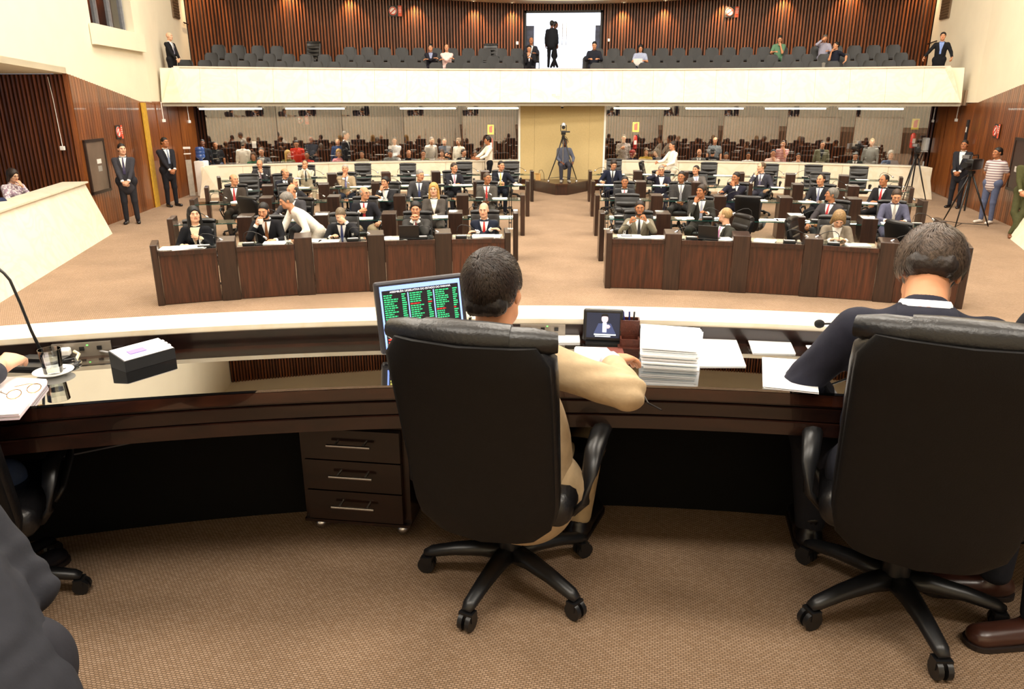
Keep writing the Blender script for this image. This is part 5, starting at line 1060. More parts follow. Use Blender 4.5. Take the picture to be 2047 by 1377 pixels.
# ---- tripods and video cameras
M_GREYM = mat('grey_metal', '#8c8c90', .35, metal=.7)
def tripod(label, loc, hgt, spread, rz, wheels=False, m_=M_BLKPL):
    t = thing('tripod', label, 'tripod', loc, rz)
    for k in range(3):
        a = 2 * math.pi * k / 3 + math.pi / 2; d = np.array([math.cos(a), math.sin(a), 0]); z0 = .11 if wheels else .015
        l = obj('leg', MB().tube([d * .05 + (0, 0, hgt), d * spread * .55 + (0, 0, hgt * .5), d * spread + (0, 0, z0)], [.022, .019, .013], 8), m_, t, sm=True)
        if wheels: obj('wheel', MB().sphere((d[0] * spread, d[1] * spread, .045), .045, 10, 6), M_CHROME, l, sm=True)
        obj('spreader_bar', MB().tube([d * spread * .98 + (0, 0, z0 + .03), (0, 0, z0 + .05)], .008, 6), m_, l)
    obj('column', MB().cyl((0, 0, .35), (0, 0, hgt + .1), .02), M_GREYM if wheels else m_, t, sm=40)
    h = obj('fluid_head', MB().cyl((0, 0, hgt), (0, 0, hgt + .07), .055).box((0, 0, hgt + .1), (.09, .12, .06)), m_, t, sm=40)
    obj('pan_handle', MB().tube([(.06, .02, hgt + .1), (.12, .2, hgt + .02), (.16, .38, hgt - .1)], .009, 6), m_, h)
    return t
def vcam(label, loc, rz, big=False, dome=False):
    t = thing('video_camera', label, 'camera', loc, rz); s = 1.25 if big else 1.0
    if dome:
        obj('body', MB().rbox((0, 0, .07), (.14, .20, .12), .02), M_BLKPL, t, sm=50); obj('yoke', MB().box((-.085, 0, .2), (.02, .06, .18)).box((.085, 0, .2), (.02, .06, .18)), M_BLKPL, t)
        obj('lens', MB().cyl((0, -.1, .23), (0, .04, .23), .055), M_BLKPL, t, sm=40); obj('dome', MB().lathe([(.075, .26), (.075, .30), (.06, .34), (.03, .365), (.002, .37)], n=14), mat('silver_dome', '#cfd2d6', .25, metal=.6), t, sm=40); obj('side_grip', MB().cyl((.07, -.02, .10), (.2, -.02, .10), .022), M_BLKPL, t, sm=40)
    else:
        obj('body', MB().rbox((0, .05, .11 * s), (.12 * s, .34 * s, .19 * s), .02), M_BLKPL, t, sm=50); obj('lens', MB().cyl((0, -.10 * s, .11 * s), (0, -.32 * s, .11 * s), .042 * s, .055 * s), M_BLKPL, t, sm=40)
        obj('handle', MB().tube([(0, .16 * s, .2 * s), (0, .14 * s, .27 * s), (0, -.08 * s, .27 * s), (0, -.1 * s, .2 * s)], .013, 6), M_BLKPL, t); obj('viewfinder', MB().box((-.10 * s, -.08, .24 * s), (.12 * s, .10, .07)), M_GREYM, t); obj('battery', MB().box((0, .25 * s, .11 * s), (.10 * s, .07, .16 * s)), M_GREYM, t)
    return t
tp = pY(1124, 380, 23.75)
tripod('black tripod on wheels on the booth platform', (tp[0], 23.72, .34), 1.28, .50, 0, True)
vcam('dark camera with silver dome on the booth tripod', (tp[0], 23.72, .34 + 1.41), 0, dome=True)
q = pz(1922, 452, 0); tripod('tall black tripod standing in the right side aisle', q, 1.12, .55, .35); vcam('large shoulder video camera on the right aisle tripod', q + np.array([0, 0, 1.25]), -.9, big=True)
q = pz(1818, 400, 0); tripod('thin tripod in front of the right partition end', q, 1.18, .42, .2); vcam('small black video camera on the thin partition tripod', q + np.array([0, 0, 1.31]), -.3)
q = pY(1712, 300, Yp(8.5) + 1.2); tripod('black tripod behind the right glass', (q[0], q[1], 0), 1.15, .4, 0); vcam('black video camera behind the right glass', (q[0], q[1], 1.28), .9)
# small chest on the platform by the booth
q = pz(1079, 350, .34); q[1] = min(q[1], 24.35); t = thing('wooden_box', 'small wooden box with a looped cable on the booth platform', 'box', (q[0], 24.3, .34)); obj('box', MB().box((0, 0, .10), (.16, .14, .2)).box((-.08, 0, .2), (.22, .14, .03)), wood('light_box_wood', '#a8824a', '#c79c5c', .5), t); obj('cable', MB().tube([(.02, 0, .2), (.04, 0, .3), (.12, 0, .32), (.18, 0, .2), (.2, 0, .0)], .008, 6), M_BLKPL, t)
# ---- wall things
M_RED = mat('sign_red', '#c9402c', .5, var=.03); M_SIGNW = mat('sign_white', '#e9e2da', .5, var=.03)
def nosmoke(label, p, rz, w=.42, h=.33):
    t = thing('no_smoking_sign', label, 'sign', p, rz)
    obj('board', MB().box((0, 0, 0), (w, .012, h)), mat('sign_black', '#26201e', .5), t)
    obj('disc', MB().cyl((-w * .17, -.008, 0), (-w * .17, -.011, 0), h * .40, n=24), M_SIGNW, t)
    r = MB(); r.tube([(-w * .17 + h * .34 * math.cos(a), -.013, h * .34 * math.sin(a)) for a in np.linspace(0, 2 * math.pi, 25)], h * .05, 5); r.tube([(-w * .17 - h * .24, -.014, -h * .20), (-w * .17 + h * .24, -.014, h * .20)], h * .045, 5)
    obj('ring_and_slash', r, M_RED, t); obj('side_panel', MB().box((w * .36, -.008, 0), (w * .27, .006, h * .98)), mat('sign_orange', '#d9532e', .5, var=.03), t)
    for k in range(4): obj('text_line', MB().box((w * .36, -.0125, h * (.32 - .14 * k)), (w * (.2 - .03 * (k % 2)), .003, h * .05)), M_SIGNW, t)
p = zc(236, 264); nosmoke('no-smoking sign on the left wooden wall', p + np.array([.03, 0, 0]), math.pi / 2 + .161, .38, .32)
p = zcR(1996, 262); nosmoke('no-smoking sign on the right wooden wall', p - np.array([.04, 0, 0]), -math.pi / 2 - .198, .42, .34)
for x, y, lb in ((790, 22, 'no-smoking sign on the left half of the gallery wall'), (1463, 24, 'no-smoking sign on the right half of the gallery wall')):
    q = pY(x, y, 27.5); q = pY(x, y, Yb(q[0]) - .06); nosmoke(lb, q, 0, .46, .34)
q = pY(604, 240, 26); q = pY(604, 240, Yb(q[0]) - .08); nosmoke('no-smoking sign on the wall behind the left glass', q, 0, .46, .30)
def ext(label1, label2, x, y, Y):
    q = pY(x, y, Y); t = thing('fire_sign', label1, 'sign', q); obj('board', MB().box((0, 0, 0), (.22, .012, .32)), mat('sign_yellow', '#d8c23a', .5, var=.03), t); obj('pictogram', MB().box((0, -.008, 0), (.11, .004, .2)).box((.03, -.009, .11), (.08, .004, .03)), M_RED, t)
    t = thing('fire_extinguisher', label2, 'extinguisher', q + np.array([0, 0, -.72])); obj('cylinder', MB().lathe([(.06, .0), (.075, .02), (.075, .38), (.05, .44), (.02, .46)], n=14), mat('extinguisher_red', '#b3201c', .3, var=.05), t, sm=40); obj('valve', MB().box((0, 0, .48), (.05, .03, .05)).tube([(0, 0, .5), (.08, 0, .52)], .01, 6), M_BLKPL, t); obj('hose', MB().tube([(.03, 0, .48), (.11, -.02, .42), (.1, -.03, .1)], .011, 6), M_BLKPL, t); obj('label_plate', MB().box((0, -.076, .22), (.09, .004, .14)), M_SIGNW, t)
ext('yellow extinguisher sign behind the left glass beside the booth', 'red extinguisher under the sign left of the booth', 981, 259, 26.5)
ext('yellow extinguisher sign behind the right glass beside the booth', 'red extinguisher under the sign right of the booth', 1271, 254, 26.5)
ext('yellow extinguisher sign at the right end behind glass', 'red extinguisher at the right end behind glass', 1830, 248, 24.9)
def wallthing(fn, x, y, side):
    p = (zc if side < 0 else zcR)(x, y); return p, (math.pi / 2 + .161 if side < 0 else -math.pi / 2 - .198)
# left wall: hose cabinet, wire and switch box, glass door hardware
p0 = zc(192, 332); t = thing('hose_cabinet', 'tall dark-framed service cabinet recessed in the left wooden wall', 'cabinet', p0 + np.array([.035, 0, 0]), math.pi / 2 + .161)
obj('frame', MB().box((-.47, 0, 0), (.06, .05, 1.15)).box((.47, 0, 0), (.06, .05, 1.15)).box((0, 0, .56), (1.0, .05, .06)).box((0, 0, -.56), (1.0, .05, .06)), mat('dark_frame', '#23130c', .4), t)
obj('door', MB().box((0, .0, 0), (.88, .02, 1.06)), mat('cabinet_grey', '#6b5a4c', .4, var=.15, scale=3), t); obj('sticker', MB().box((.1, -.012, .1), (.22, .004, .1)), M_SIGNW, t); obj('sticker', MB().box((.1, -.012, -.06), (.2, .004, .12)), mat('sticker_grey', '#9a958c', .6), t)
n0 = pY(128, 296, B[1] + .0); t = thing('switch_box', 'small white box with a thin conduit on the slatted niche wall', 'switch', n0 - np.array([0, .03, 0])); obj('box', MB().rbox((0, -.02, 0), (.10, .05, .085), .01), M_WHITE, t); obj('conduit', MB().tube([(0, -.01, .04), (-.02, -.01, 1.0), (-.05, -.01, 1.45)], .007, 6), M_WHITE, t)
q = pz(352, 392, 0); q[0] = max(q[0], xL(q[1]) + .25); t = thing('metal_stand', 'tall pale metal panel stand against the left wall', 'stand', q, .5); obj('panel', MB().box((0, 0, .55), (.16, .05, 1.05)), mat('pale_metal', '#b7b0a4', .4, metal=.3), t)
for k in range(2): obj('post', MB().cyl((-.07 + .14 * k, 0, 1.05), (-.07 + .14 * k, 0, 1.45), .01, n=8), M_CHROME, t)
obj('top_plate', MB().box((0, 0, 1.42), (.2, .06, .06)).box((0, 0, 1.25), (.2, .04, .03)), M_WHITE, t); obj('base', MB().box((0, 0, .015), (.2, .16, .03)), M_CHROME, t)
for x, y, sd, lb in ((325, 241, -1, 'white door fitting on the left wood panel, nearer the corner'), (376, 243, -1, 'white door fitting on the left wood panel, nearer the glass')):
    p, a = wallthing(None, x, y, sd); t = thing('door_fitting', lb, 'door fitting', p + np.array([.04, 0, 0]), a); obj('plate', MB().box((0, 0, 0), (.20, .03, .08)), M_WHITE, t); obj('arm', MB().tube([(-.08, -.02, 0), (-.1, -.02, .5)], .012, 6), M_WHITE, t)
for x, y, lb in ((1868, 242, 'white door fitting on the right wood panels, nearer the glass'), (1915, 240, 'white door fitting on the right wood panels, nearer the wall')):
    p, a = wallthing(None, x, y, 1); t = thing('door_fitting', lb, 'door fitting', p - np.array([.05, 0, 0]), a); obj('plate', MB().box((0, 0, 0), (.22, .03, .08)), M_WHITE, t); obj('arm', MB().tube([(.08, -.02, 0), (.1, -.02, .42)], .012, 6), M_WHITE, t)
p, a = wallthing(None, 1856, 290, 1); t = thing('towel_dispenser', 'white paper towel dispenser on the right wooden panel', 'dispenser', p - np.array([.10, 0, 0]), a); obj('housing', MB().rbox((0, 0, .03), (.38, .16, .42), .04), M_WHITE, t, sm=50); obj('tray', MB().box((0, -.04, -.2), (.44, .2, .02)), M_WHITE, t)
p, a = wallthing(None, 1848, 327, 1); t = thing('light_switch', 'white light switch on the right wooden panel', 'switch', p - np.array([.04, 0, 0]), a); obj('plate', MB().box((0, 0, 0), (.12, .02, .14)), M_WHITE, t); obj('rocker', MB().box((0, -.012, 0), (.04, .01, .06)), M_SIGNW, t)
p, a = wallthing(None, 1936, 262, 1); t = thing('door_plate', 'dark door plate with a white notice on the right wall', 'door plate', p - np.array([.05, 0, 0]), a); obj('plate', MB().box((0, 0, 0), (.16, .03, .6)), mat('dark_steel', '#15161d', .4), t); obj('notice', MB().box((0, -.018, .04), (.08, .004, .14)), M_SIGNW, t)
p0 = zcR(2040, 330); t = thing('hose_cabinet', 'dark-framed service cabinet on the right wooden wall at the edge', 'cabinet', p0 - np.array([.03, 0, 0]), -math.pi / 2 - .198)
obj('frame', MB().box((-.47, 0, 0), (.06, .05, 1.15)).box((.47, 0, 0), (.06, .05, 1.15)).box((0, 0, .56), (1.0, .05, .06)).box((0, 0, -.56), (1.0, .05, .06)), mat('dark_frame', '#23130c', .4), t); obj('door', MB().box((0, 0, 0), (.88, .02, 1.06)), mat('cabinet_brown', '#38221a', .4), t); obj('sticker', MB().box((-.1, -.012, -.1), (.2, .004, .12)), M_SIGNW, t)
# vents and handrails of the gallery end walls
for x, y, P_, Q_, lb, sg in ((349, 16, wp(Yend, 0), QL, 'brown ventilation grille on the left gallery end wall', 1), (1892, 17, rp(RE, 0), QR, 'brown ventilation grille on the right gallery end wall', -1)):
    p = pwall(x, y, P_, Q_); a = math.atan2(Q_[1] - P_[1], Q_[0] - P_[0]); t = thing('vent_grille', lb, 'vent', p + np.array([sg * .03, -.02, 0]), a); obj('frame', MB().box((0, 0, 0), (.75, .04, .58)), mat('vent_brown', '#6b5640', .6), t)
    for k in range(7): obj('louvre', MB().box((0, -.025 * sg if sg < 0 else -.025, -.24 + .08 * k), (.68, .02, .05)), mat('vent_brown2', '#59462f', .6), t)
for x0, y0, x1, y1, P_, Q_, lb, sg in ((364, 45, 384, 54, wp(Yend, 0), QL, 'dark handrail high on the left gallery end wall', 1), (1858, 88, 1876, 82, rp(RE, 0), QR, 'dark handrail on the right gallery end wall', -1)):
    a, b = pwall(x0, y0, P_, Q_), pwall(x1, y1, P_, Q_); o3 = np.array([sg * .07, -.03, 0]); t = thing('handrail', lb, 'handrail', a); obj('rail', MB().tube([o3, b - a + o3], .02, 8), mat('dark_frame', '#23130c'), t, sm=True)
    for k in (.2, .8): obj('bracket', MB().cyl((b - a) * k + o3, (b - a) * k - o3 * .2, .01, n=6), M_BLKPL, t)
q = pY(1217, 80, Yb(1.6) - .08); t = thing('conduit', 'thin vertical conduit with a switch right of the gallery door', 'conduit', q); obj('pipe', MB().cyl((0, 0, .05), (0, 0, 1.3), .014, n=8), mat('conduit_brown', '#6a5040', .5), t); obj('switch_plate', MB().box((0, 0, 0), (.07, .03, .09)), M_WHITE, t)
q = pY(1034, 86, Yb(-1.5) - .07); t = thing('light_switch', 'white switch on the slats left of the gallery door', 'switch', q); obj('plate', MB().box((0, 0, 0), (.08, .02, .1)), M_WHITE, t); obj('rocker', MB().box((0, -.012, 0), (.03, .008, .04)), M_SIGNW, t)
# water cooler
q = pY(403, 330, Yp(-10.4) + .45); q[2] = 0; t = thing('water_cooler', 'white water cooler with a blue bottle behind the left partition end', 'water cooler', q); obj('cabinet', MB().rbox((0, 0, .52), (.32, .32, 1.04), .03), M_WHITE, t, sm=50)
o = obj('bottle', MB().lathe([(.05, 1.04), (.05, 1.08), (.135, 1.14), (.135, 1.22), (.128, 1.23), (.135, 1.24), (.135, 1.31), (.128, 1.32), (.135, 1.33), (.135, 1.40), (.11, 1.44), (.01, 1.45)], n=18), mat('blue_bottle', '#33518f', .15, var=.2, spec=.7), t, sm=50)
# papers posted on glass
for x, y, lb in ((508, 289, 'white notice sheet stuck on the left glass'),):
    q = pY(x, y, Yp(-8.3) + .16); t = tag(obj('notice_sheet', MB().box((0, 0, 0), (.13, .004, .2)), M_PAPER, loc=q), lb, 'notice')
for k, (x, y) in enumerate(((1107, 191), (1115, 195))):
    q = pY(x, y, 23.6); q = pY(x, y, Yf(q[0]) + .005 + .16 * (q[2] - 2.7) / .93); tag(obj('socket_plate', MB().rbox((0, -.004, 0), (.11, .02, .11), .006), mat('plate_ivory', '#e9dfca', .5), loc=q), 'small ivory plate on the balcony front above the booth, %s one' % ('left', 'right')[k], 'plate')
q = pY(1124, 211, 24.4); t = thing('ceiling_camera', 'small round camera under the balcony above the booth', 'camera', (q[0], 24.45, 2.585)); obj('mount', MB().cyl((0, 0, -.02), (0, 0, .012), .05), M_WHITE, t, sm=40); obj('dome', MB().sphere((0, 0, -.02), .045, 10, 6), M_BLKPL, t, sm=True)
q = pY(1216, 218, Yp(1.7) + .5); t = thing('wall_speaker', 'black wedge loudspeaker high behind the right glass beside the booth', 'speaker', (q[0] + .05, q[1], q[2])); obj('cabinet', poly_prism([(-.08, -.1, .12), (.08, -.1, .12), (.08, .0, -.14), (-.08, .0, -.14)], (0, .16, 0)), M_BLKPL, t); obj('bracket', MB().box((0, .1, .13), (.04, .04, .08)), M_BLKPL, t)
# ---- desk things of the members
MIC = {}
m = MB(); m.rbox((0, 0, .02), (.17, .11, .04), .008, seg=1); MIC['b'] = m.mesh('base')
m = MB(); m.box((0, 0, .0415), (.15, .05, .003)); MIC['p'] = m.mesh('key_plate')
m = MB(); pts = [(-.06, .02, .04), (-.065, .02, .10), (-.05, .015, .165), (.0, .005, .20), (.08, -.005, .195), (.16, -.01, .16), (.22, -.015, .115)]; m.tube(pts, .0055, 6); MIC['g'] = smooth(m.mesh('gooseneck'))
m = MB(); m.tube([(.21, -.014, .122), (.25, -.018, .095), (.265, -.019, .085)], [.014, .017, .010], 8); MIC['c'] = smooth(m.mesh('capsule'))
m = MB(); m.tube([(.0, .05, .006), (.06, .1, .005), (.16, .08, .005), (.2, .02, .005), (.1, -.02, .005)], .004, 5); MIC['w'] = m.mesh('cord')
def mic(r, sd, i, dx=.0, flip=False, dy=.16):
    x = bay(r, sd, i); p, a = rowpt(r, x + dx, dy, .757); n = len(POSTX[r][sd]) - 1; k = n - 1 - i if sd == 0 else i
    t = thing('gooseneck_microphone', 'gooseneck microphone on the %s row desk, %s block, %s bay from aisle' % (RNAME[r], ('left', 'right')[sd], nth(k)), 'microphone', p, a + (math.pi if flip else 0), 'gooseneck microphones on the desks')
    obj('base', MIC['b'], M_BLKPL, t); obj('key_plate', MIC['p'], M_SIGNW, t); obj('gooseneck', MIC['g'], M_BLKPL, t); obj('capsule', MIC['c'], M_CHROME, t); obj('cord', MIC['w'], M_BLKPL, t)
rng = random.Random(5)
def papers(r, sd, i, dx, dy=.22, n=1, w=.30, h=.2, rot=None):
    x = bay(r, sd, i); p, a = rowpt(r, x + dx, dy, .757); nn = len(POSTX[r][sd]) - 1; k = nn - 1 - i if sd == 0 else i
    th = .002 + .004 * n; rot = rng.uniform(-.3, .3) if rot is None else rot
    t = thing('paper_stack' if n > 1 else 'paper_sheets', ('thick white papers' if n >= 5 else 'upright white sheet' if h > w else 'white papers') + ' on the %s row desk, %s block, %s bay from aisle' % (RNAME[r], ('left', 'right')[sd], nth(k)), 'papers', p, a + rot, 'papers on the members\' desks')
    for q in range(min(n, 3)): obj('sheet', MB().box((rng.uniform(-.01, .01), rng.uniform(-.01, .01), th / min(n, 3) * (q + .5)), (w, h, th / min(n, 3) * .9)), M_PAPER, t, rot=rng.uniform(-.1, .1))
def tumbler(r, sd, i, dx, dy=.3):
    x = bay(r, sd, i); p, a = rowpt(r, x + dx, dy, .757); nn = len(POSTX[r][sd]) - 1; k = nn - 1 - i if sd == 0 else i
    t = thing('water_glass', 'clear water glass on the %s row desk, %s block, %s bay from aisle' % (RNAME[r], ('left', 'right')[sd], nth(k)), 'glass', p, a, 'water glasses on the desks')
    obj('saucer', MB().lathe([(.02, 0), (.06, .006), (.065, .012), (.03, .006)], n=14), M_WHITE, t, sm=40); obj('tumbler', MB().lathe([(.026, .01), (.033, .095), (.030, .095), (.024, .016)], n=14), M_GLASSC, t, sm=40)
M_GLASSC = glassmat('clear_glass', (.93, .95, .95), .06)
for r in ROWC:
    for sd in (0, 1):
        n = len(POSTX[r][sd]) - 1
        for i in range(n):
            L = POSTX[r][sd][i + 1] - POSTX[r][sd][i]; f = rng.random() < .5
            mic(r, sd, i, dx=(-.22 if f else .18) * L, flip=f and sd == 1)
            if rng.random() < .8: papers(r, sd, i, (.12 if f else -.16) * L, n=rng.choice((1, 1, 2, 4)))
            if rng.random() < .45: papers(r, sd, i, (.30 if f else -.34) * L, dy=.28, n=1, w=.2, h=.28)
            if rng.random() < .4: tumbler(r, sd, i, rng.uniform(-.3, .3) * L)
papers(1, 0, 4, .12, .17, 8, .34, .24, 0); papers(1, 1, 0, -.16, .17, 8, .36, .22, 0); papers(1, 0, 0, -.05, .2, 5, .45, .28, .1); papers(1, 1, 4, .25, .25, 5, .3, .3, .2)
# laptops
def laptop(label, p, rz, col=M_BLKPL, s=1.0, open_=100):
    t = thing('laptop', label, 'laptop', p, rz); t.scale = (s,) * 3; obj('base', MB().rbox((0, 0, .01), (.30, .22, .02), .006, seg=1), col, t)
    l = obj('lid', MB().rbox((0, 0, .105), (.30, .012, .20), .005, seg=1), col, t, loc=(0, -.11, .02), rot=(math.radians(open_ - 90), 0, 0)); obj('screen', MB().box((0, .0075, .105), (.27, .002, .17)), mat('lcd_dark', '#1a2030', .2), l)
x = 831; q = pz(831, 470, .76); p, a = rowpt(1, q[0], .20, .76); laptop('black laptop in front of the clasped-hands person, front row left', p, a)
q = pz(1405, 468, .76); p, a = rowpt(1, q[0], .22, .76); laptop('black laptop in front of the sideways sitter, front row right', p, a - .3)
q = pY(1275, 124, Yf(2.4) + 1.45); laptop('white laptop on the lap of a gallery visitor', (q[0], Yf(q[0]) + 1.42, 3.28 + .52), -.08, mat('white_laptop', '#dcd9d6', .35), .95)
# white coffee cup in the drinking person's hand
q = pz(521, 443, 1.0); q = pY(521, 444, rowpt(1, q[0], .62)[0][1]); t = thing('coffee_cup', 'white cup lifted to the mouth in the front row', 'cup', q); obj('cup', MB().lathe([(.022, -.03), (.035, .0), (.04, .04), (.036, .04), (.02, -.024)], n=14), M_WHITE, t, sm=50); obj('handle', MB().tube([(-.036, 0, .03), (-.06, 0, .02), (-.055, 0, -.005), (-.03, 0, -.012)], .005, 6), M_WHITE, t)
# slim twin mic stands at the aisle ends of the front row
for x, y, lb in ((1021, 466, 'tall thin microphone stand at the aisle end of left front row'), (1214, 464, 'tall thin microphone stand at the aisle end of right front row')):
    q = pz(x, y, PH); r_ = rowpt(1, q[0], .3, PH)[0]; t = thing('thin_mic_stand', lb, 'microphone stand', r_); obj('base_plate', MB().box((0, 0, .008), (.08, .05, .016)), M_SIGNW, t)
    for s in (-.018, .018): obj('rod', MB().cyl((s, 0, .016), (s, 0, .62), .006, n=6), M_BLKPL, t)
    obj('clip', MB().box((0, 0, .34), (.06, .02, .02)).box((0, 0, .1), (.05, .02, .015)), M_BLKPL, t)
# ================================================================ THINGS ON THE PRESIDING DESK
GT = DZ + .7485
def on(x, y, z=0.0): return pz(x, y, GT + z)
# desktop monitor
q = (on(800, 700) + on(905, 690)) / 2; Yc = 2.62; c = pY(842, 600, Yc); rzm = math.radians(24)
mon = thing('monitor', 'flat computer monitor showing a green and red vote list', 'monitor', (c[0] + .01, Yc, GT), rzm)
obj('stand', MB().box((0, .03, .006), (.2, .16, .012)).box((0, .05, .07), (.06, .03, .13)), M_BLKPL, mon)
tilt = Matrix.Rotation(math.radians(-10), 4, 'X')
bz = obj('bezel', MB().rbox((0, 0, .125), (.335, .035, .265), .01, seg=2).box((0, .02, .12), (.24, .03, .18)), mat('monitor_plastic', '#2b2a33', .4), mon, loc=(0, 0, .03), rot=(math.radians(-10), math.radians(-2), 0))
M_SCR = emitmat('screen_black', '#14121c', .35); M_SCG = emitmat('screen_green', '#2fbf7a', 1.0); M_SCRD = emitmat('screen_red', '#d0342c', 1.0); M_SCB = emitmat('screen_blue', '#8fb0ff', 1.0); M_SCW = emitmat('screen_white', '#f2f4ff', 1.1); M_SCY = emitmat('screen_yellow', '#d8d86a', 1.0)
FY = -.0185
def flat(m, x0, x1, z0, z1, d=0): m.box(((x0 + x1) / 2, FY - .0006 - d, (z0 + z1) / 2), (x1 - x0, .0008, z1 - z0)); return m
obj('screen', flat(MB(), -.15, .15, .012, .240), M_SCR, bz)
fr = MB(); flat(fr, -.15, .15, .224, .240, .0006); flat(fr, -.15, -.143, .012, .224, .0006); flat(fr, .143, .15, .012, .224, .0006); flat(fr, -.15, .15, .012, .02, .0006)
for x in (-.048, .048): flat(fr, x - .002, x + .002, .085, .210, .0006)
for x0 in (-.09, -.02, .05): flat(fr, x0, x0 + .062, .066, .068, .0006); flat(fr, x0, x0 + .062, .080, .082, .0006)
obj('screen_border', fr, M_SCB, bz)
rg = random.Random(3); g = MB(); rd = MB()
for c_ in range(3):
    for k in range(15):
        z = .2035 - k * .0078; x = -.138 + .096 * c_; red = (c_, k) in ((0, 13), (1, 5), (2, 9)); tgt = rd if red else g; L = rg.uniform(.028, .052); u = 0
        while u < L: s_ = rg.uniform(.005, .013); flat(tgt, x + u, x + min(u + s_, L), z, z + .0042, .0006); u += s_ + .0022
        flat(tgt, x + .066, x + .066 + rg.uniform(.008, .018), z, z + .0042, .0006)
u = -.138
for s_ in (.05, .012, .06, .02): flat(rd, u, u + s_, .030, .037, .0006); u += s_ + .005
flat(rd, -.138, -.085, .042, .048, .0006); flat(g, .095, .135, .072, .077, .0006)
o = obj('green_names', g, M_SCG, bz); o['kind'] = 'stuff'; o = obj('red_names', rd, M_SCRD, bz); o['kind'] = 'stuff'
obj('yellow_boxes', flat(flat(MB(), -.138, -.118, .068, .076, .0006), -.138, -.118, .056, .064, .0006), M_SCY, bz); obj('white_box', flat(MB(), .035, .125, .026, .055, .0006), M_SCW, bz)
def text(name, s_, size, m_, parent, loc, rot, ext=.0003):
    cu = bpy.data.curves.new(name, 'FONT'); cu.body = s_; cu.size = size; cu.align_x = 'CENTER'; cu.align_y = 'CENTER'; cu.extrude = ext
    to = bpy.data.objects.new(name, cu); COL.objects.link(to); bpy.context.view_layer.update(); me = bpy.data.meshes.new_from_object(to.evaluated_get(bpy.context.evaluated_depsgraph_get())); bpy.data.objects.remove(to)
    return obj(name, me, m_, parent, loc=loc, rot=rot)
text('screen_title', 'ASSEMBLÉIA LEGISLATIVA DO ESTADO DO PARANÁ', .0098, M_SCW, bz, (0, FY - .002, .217), (math.pi / 2, 0, 0))
# small television
c = (on(1168, 687) + on(1240, 687)) / 2
tv = thing('small_television', 'small black portable television showing a speaker at a microphone', 'television', c, math.radians(-4))
b2 = obj('housing', MB().rbox((0, .02, .07), (.155, .03, .128), .008, seg=2), M_BLKPL, tv, rot=(math.radians(-8), 0, 0)); obj('foot', MB().box((0, .03, .004), (.13, .09, .008)), M_BLKPL, tv)
FY = .004
def fl2(x0, x1, z0, z1, d, m_): obj('picture', MB().box(((x0 + x1) / 2, FY - .0005 - d, (z0 + z1) / 2), (x1 - x0, .0008, z1 - z0)), m_, b2)
obj('screen', MB().box((0, FY, .072), (.128, .001, .098)), emitmat('tv_dark', '#1a2238', .6), b2)
pic = MB(); pic.sphere((.006, FY - .001, .098), (.013, .0012, .017), 12, 8); obj('picture_face', pic, emitmat('tv_face', '#c9b6c4', .8), b2)
obj('picture_hair', MB().sphere((.006, FY - .0008, .110), (.0135, .0012, .009), 12, 6), emitmat('tv_black', '#0b0c12', .3), b2)
obj('picture_suit', MB().add([(-.035, FY - .0012, .04), (.05, FY - .0012, .04), (.03, FY - .0012, .08), (-.018, FY - .0012, .08)], [(0, 1, 2, 3)]), emitmat('tv_suit', '#3a466e', .7), b2)
obj('picture_shirt', MB().add([(-.002, FY - .0016, .045), (.014, FY - .0016, .045), (.014, FY - .0016, .082), (-.002, FY - .0016, .082)], [(0, 1, 2, 3)]), emitmat('tv_shirt', '#cfd8f4', .9), b2)
obj('picture_hand', MB().sphere((.018, FY - .0018, .068), (.010, .0012, .008), 10, 6), bpy.data.materials['tv_face'], b2)
obj('caption_bar', MB().box((.008, FY - .002, .036), (.085, .0006, .005)).box((.0, FY - .002, .029), (.06, .0006, .0035)), emitmat('tv_caption', '#e8f0f4', 1.0), b2)
# pen holder
t = thing('pen_holder', 'brown leather pen holder of two boxes beside the small television', 'pen holder', (on(1240, 692) + on(1276, 692)) / 2, math.radians(-3)); ML = mat('brown_leather', '#4e2418', .4, var=.25, scale=60, bump=.2, bscale=200)
for y, z0, h in ((0, 0, .035), (.055, 0, .095)):
    m = MB(); w = .068; d = .05
    m.box((0, y - d / 2, h / 2), (w, .006, h)).box((0, y + d / 2, h / 2), (w, .006, h)).box((-w / 2, y, h / 2), (.006, d, h)).box((w / 2, y, h / 2), (.006, d, h)).box((0, y, .004), (w, d, .006)); obj('box', m, ML, t)
obj('base', MB().box((0, .025, .003), (.09, .13, .006)), ML, t)
for k, (x, c_) in enumerate(((-.015, '#2233a0'), (.0, '#1b2a80'), (.012, '#222228'))): obj('pen', MB().tube([(x, .055, .02), (x * 1.6 - .004, .05, .125)], .004, 6), mat('pen', c_, .4), t)
# paper pile, sheets, blotter
def sheetstack(name, label, quad, n, z0=0.0, th=.004, jit=.006, cols=('#f6f6f8',), curl=0.0):
    c = np.mean(quad, 0); t = thing(name, label, 'papers', c); zz = z0; r_ = random.Random(len(label))
    for k in range(n):
        m = MB(); dx, dy = r_.uniform(-jit, jit), r_.uniform(-jit, jit); Q = [np.array(p) - c + np.array([dx, dy, 0]) for p in quad]; N_ = 5; rings = []
        for i in range(N_):
            u = i / (N_ - 1); a = Q[0] * (1 - u) + Q[3] * u; b = Q[1] * (1 - u) + Q[2] * u; wv = curl * (k + 1) / n * (abs(2 * u - 1) ** 2 * .6 + .25 * math.sin(5 * u + k))
            rings.append([a + (0, 0, zz + wv), b + (0, 0, zz + wv * .6), b + (0, 0, zz + wv * .6 + th), a + (0, 0, zz + wv + th)])
        m.loft(rings); obj('sheet', m, mat('paper', cols[k % len(cols)], .7, var=.02), t); zz += th + .0012
    return t
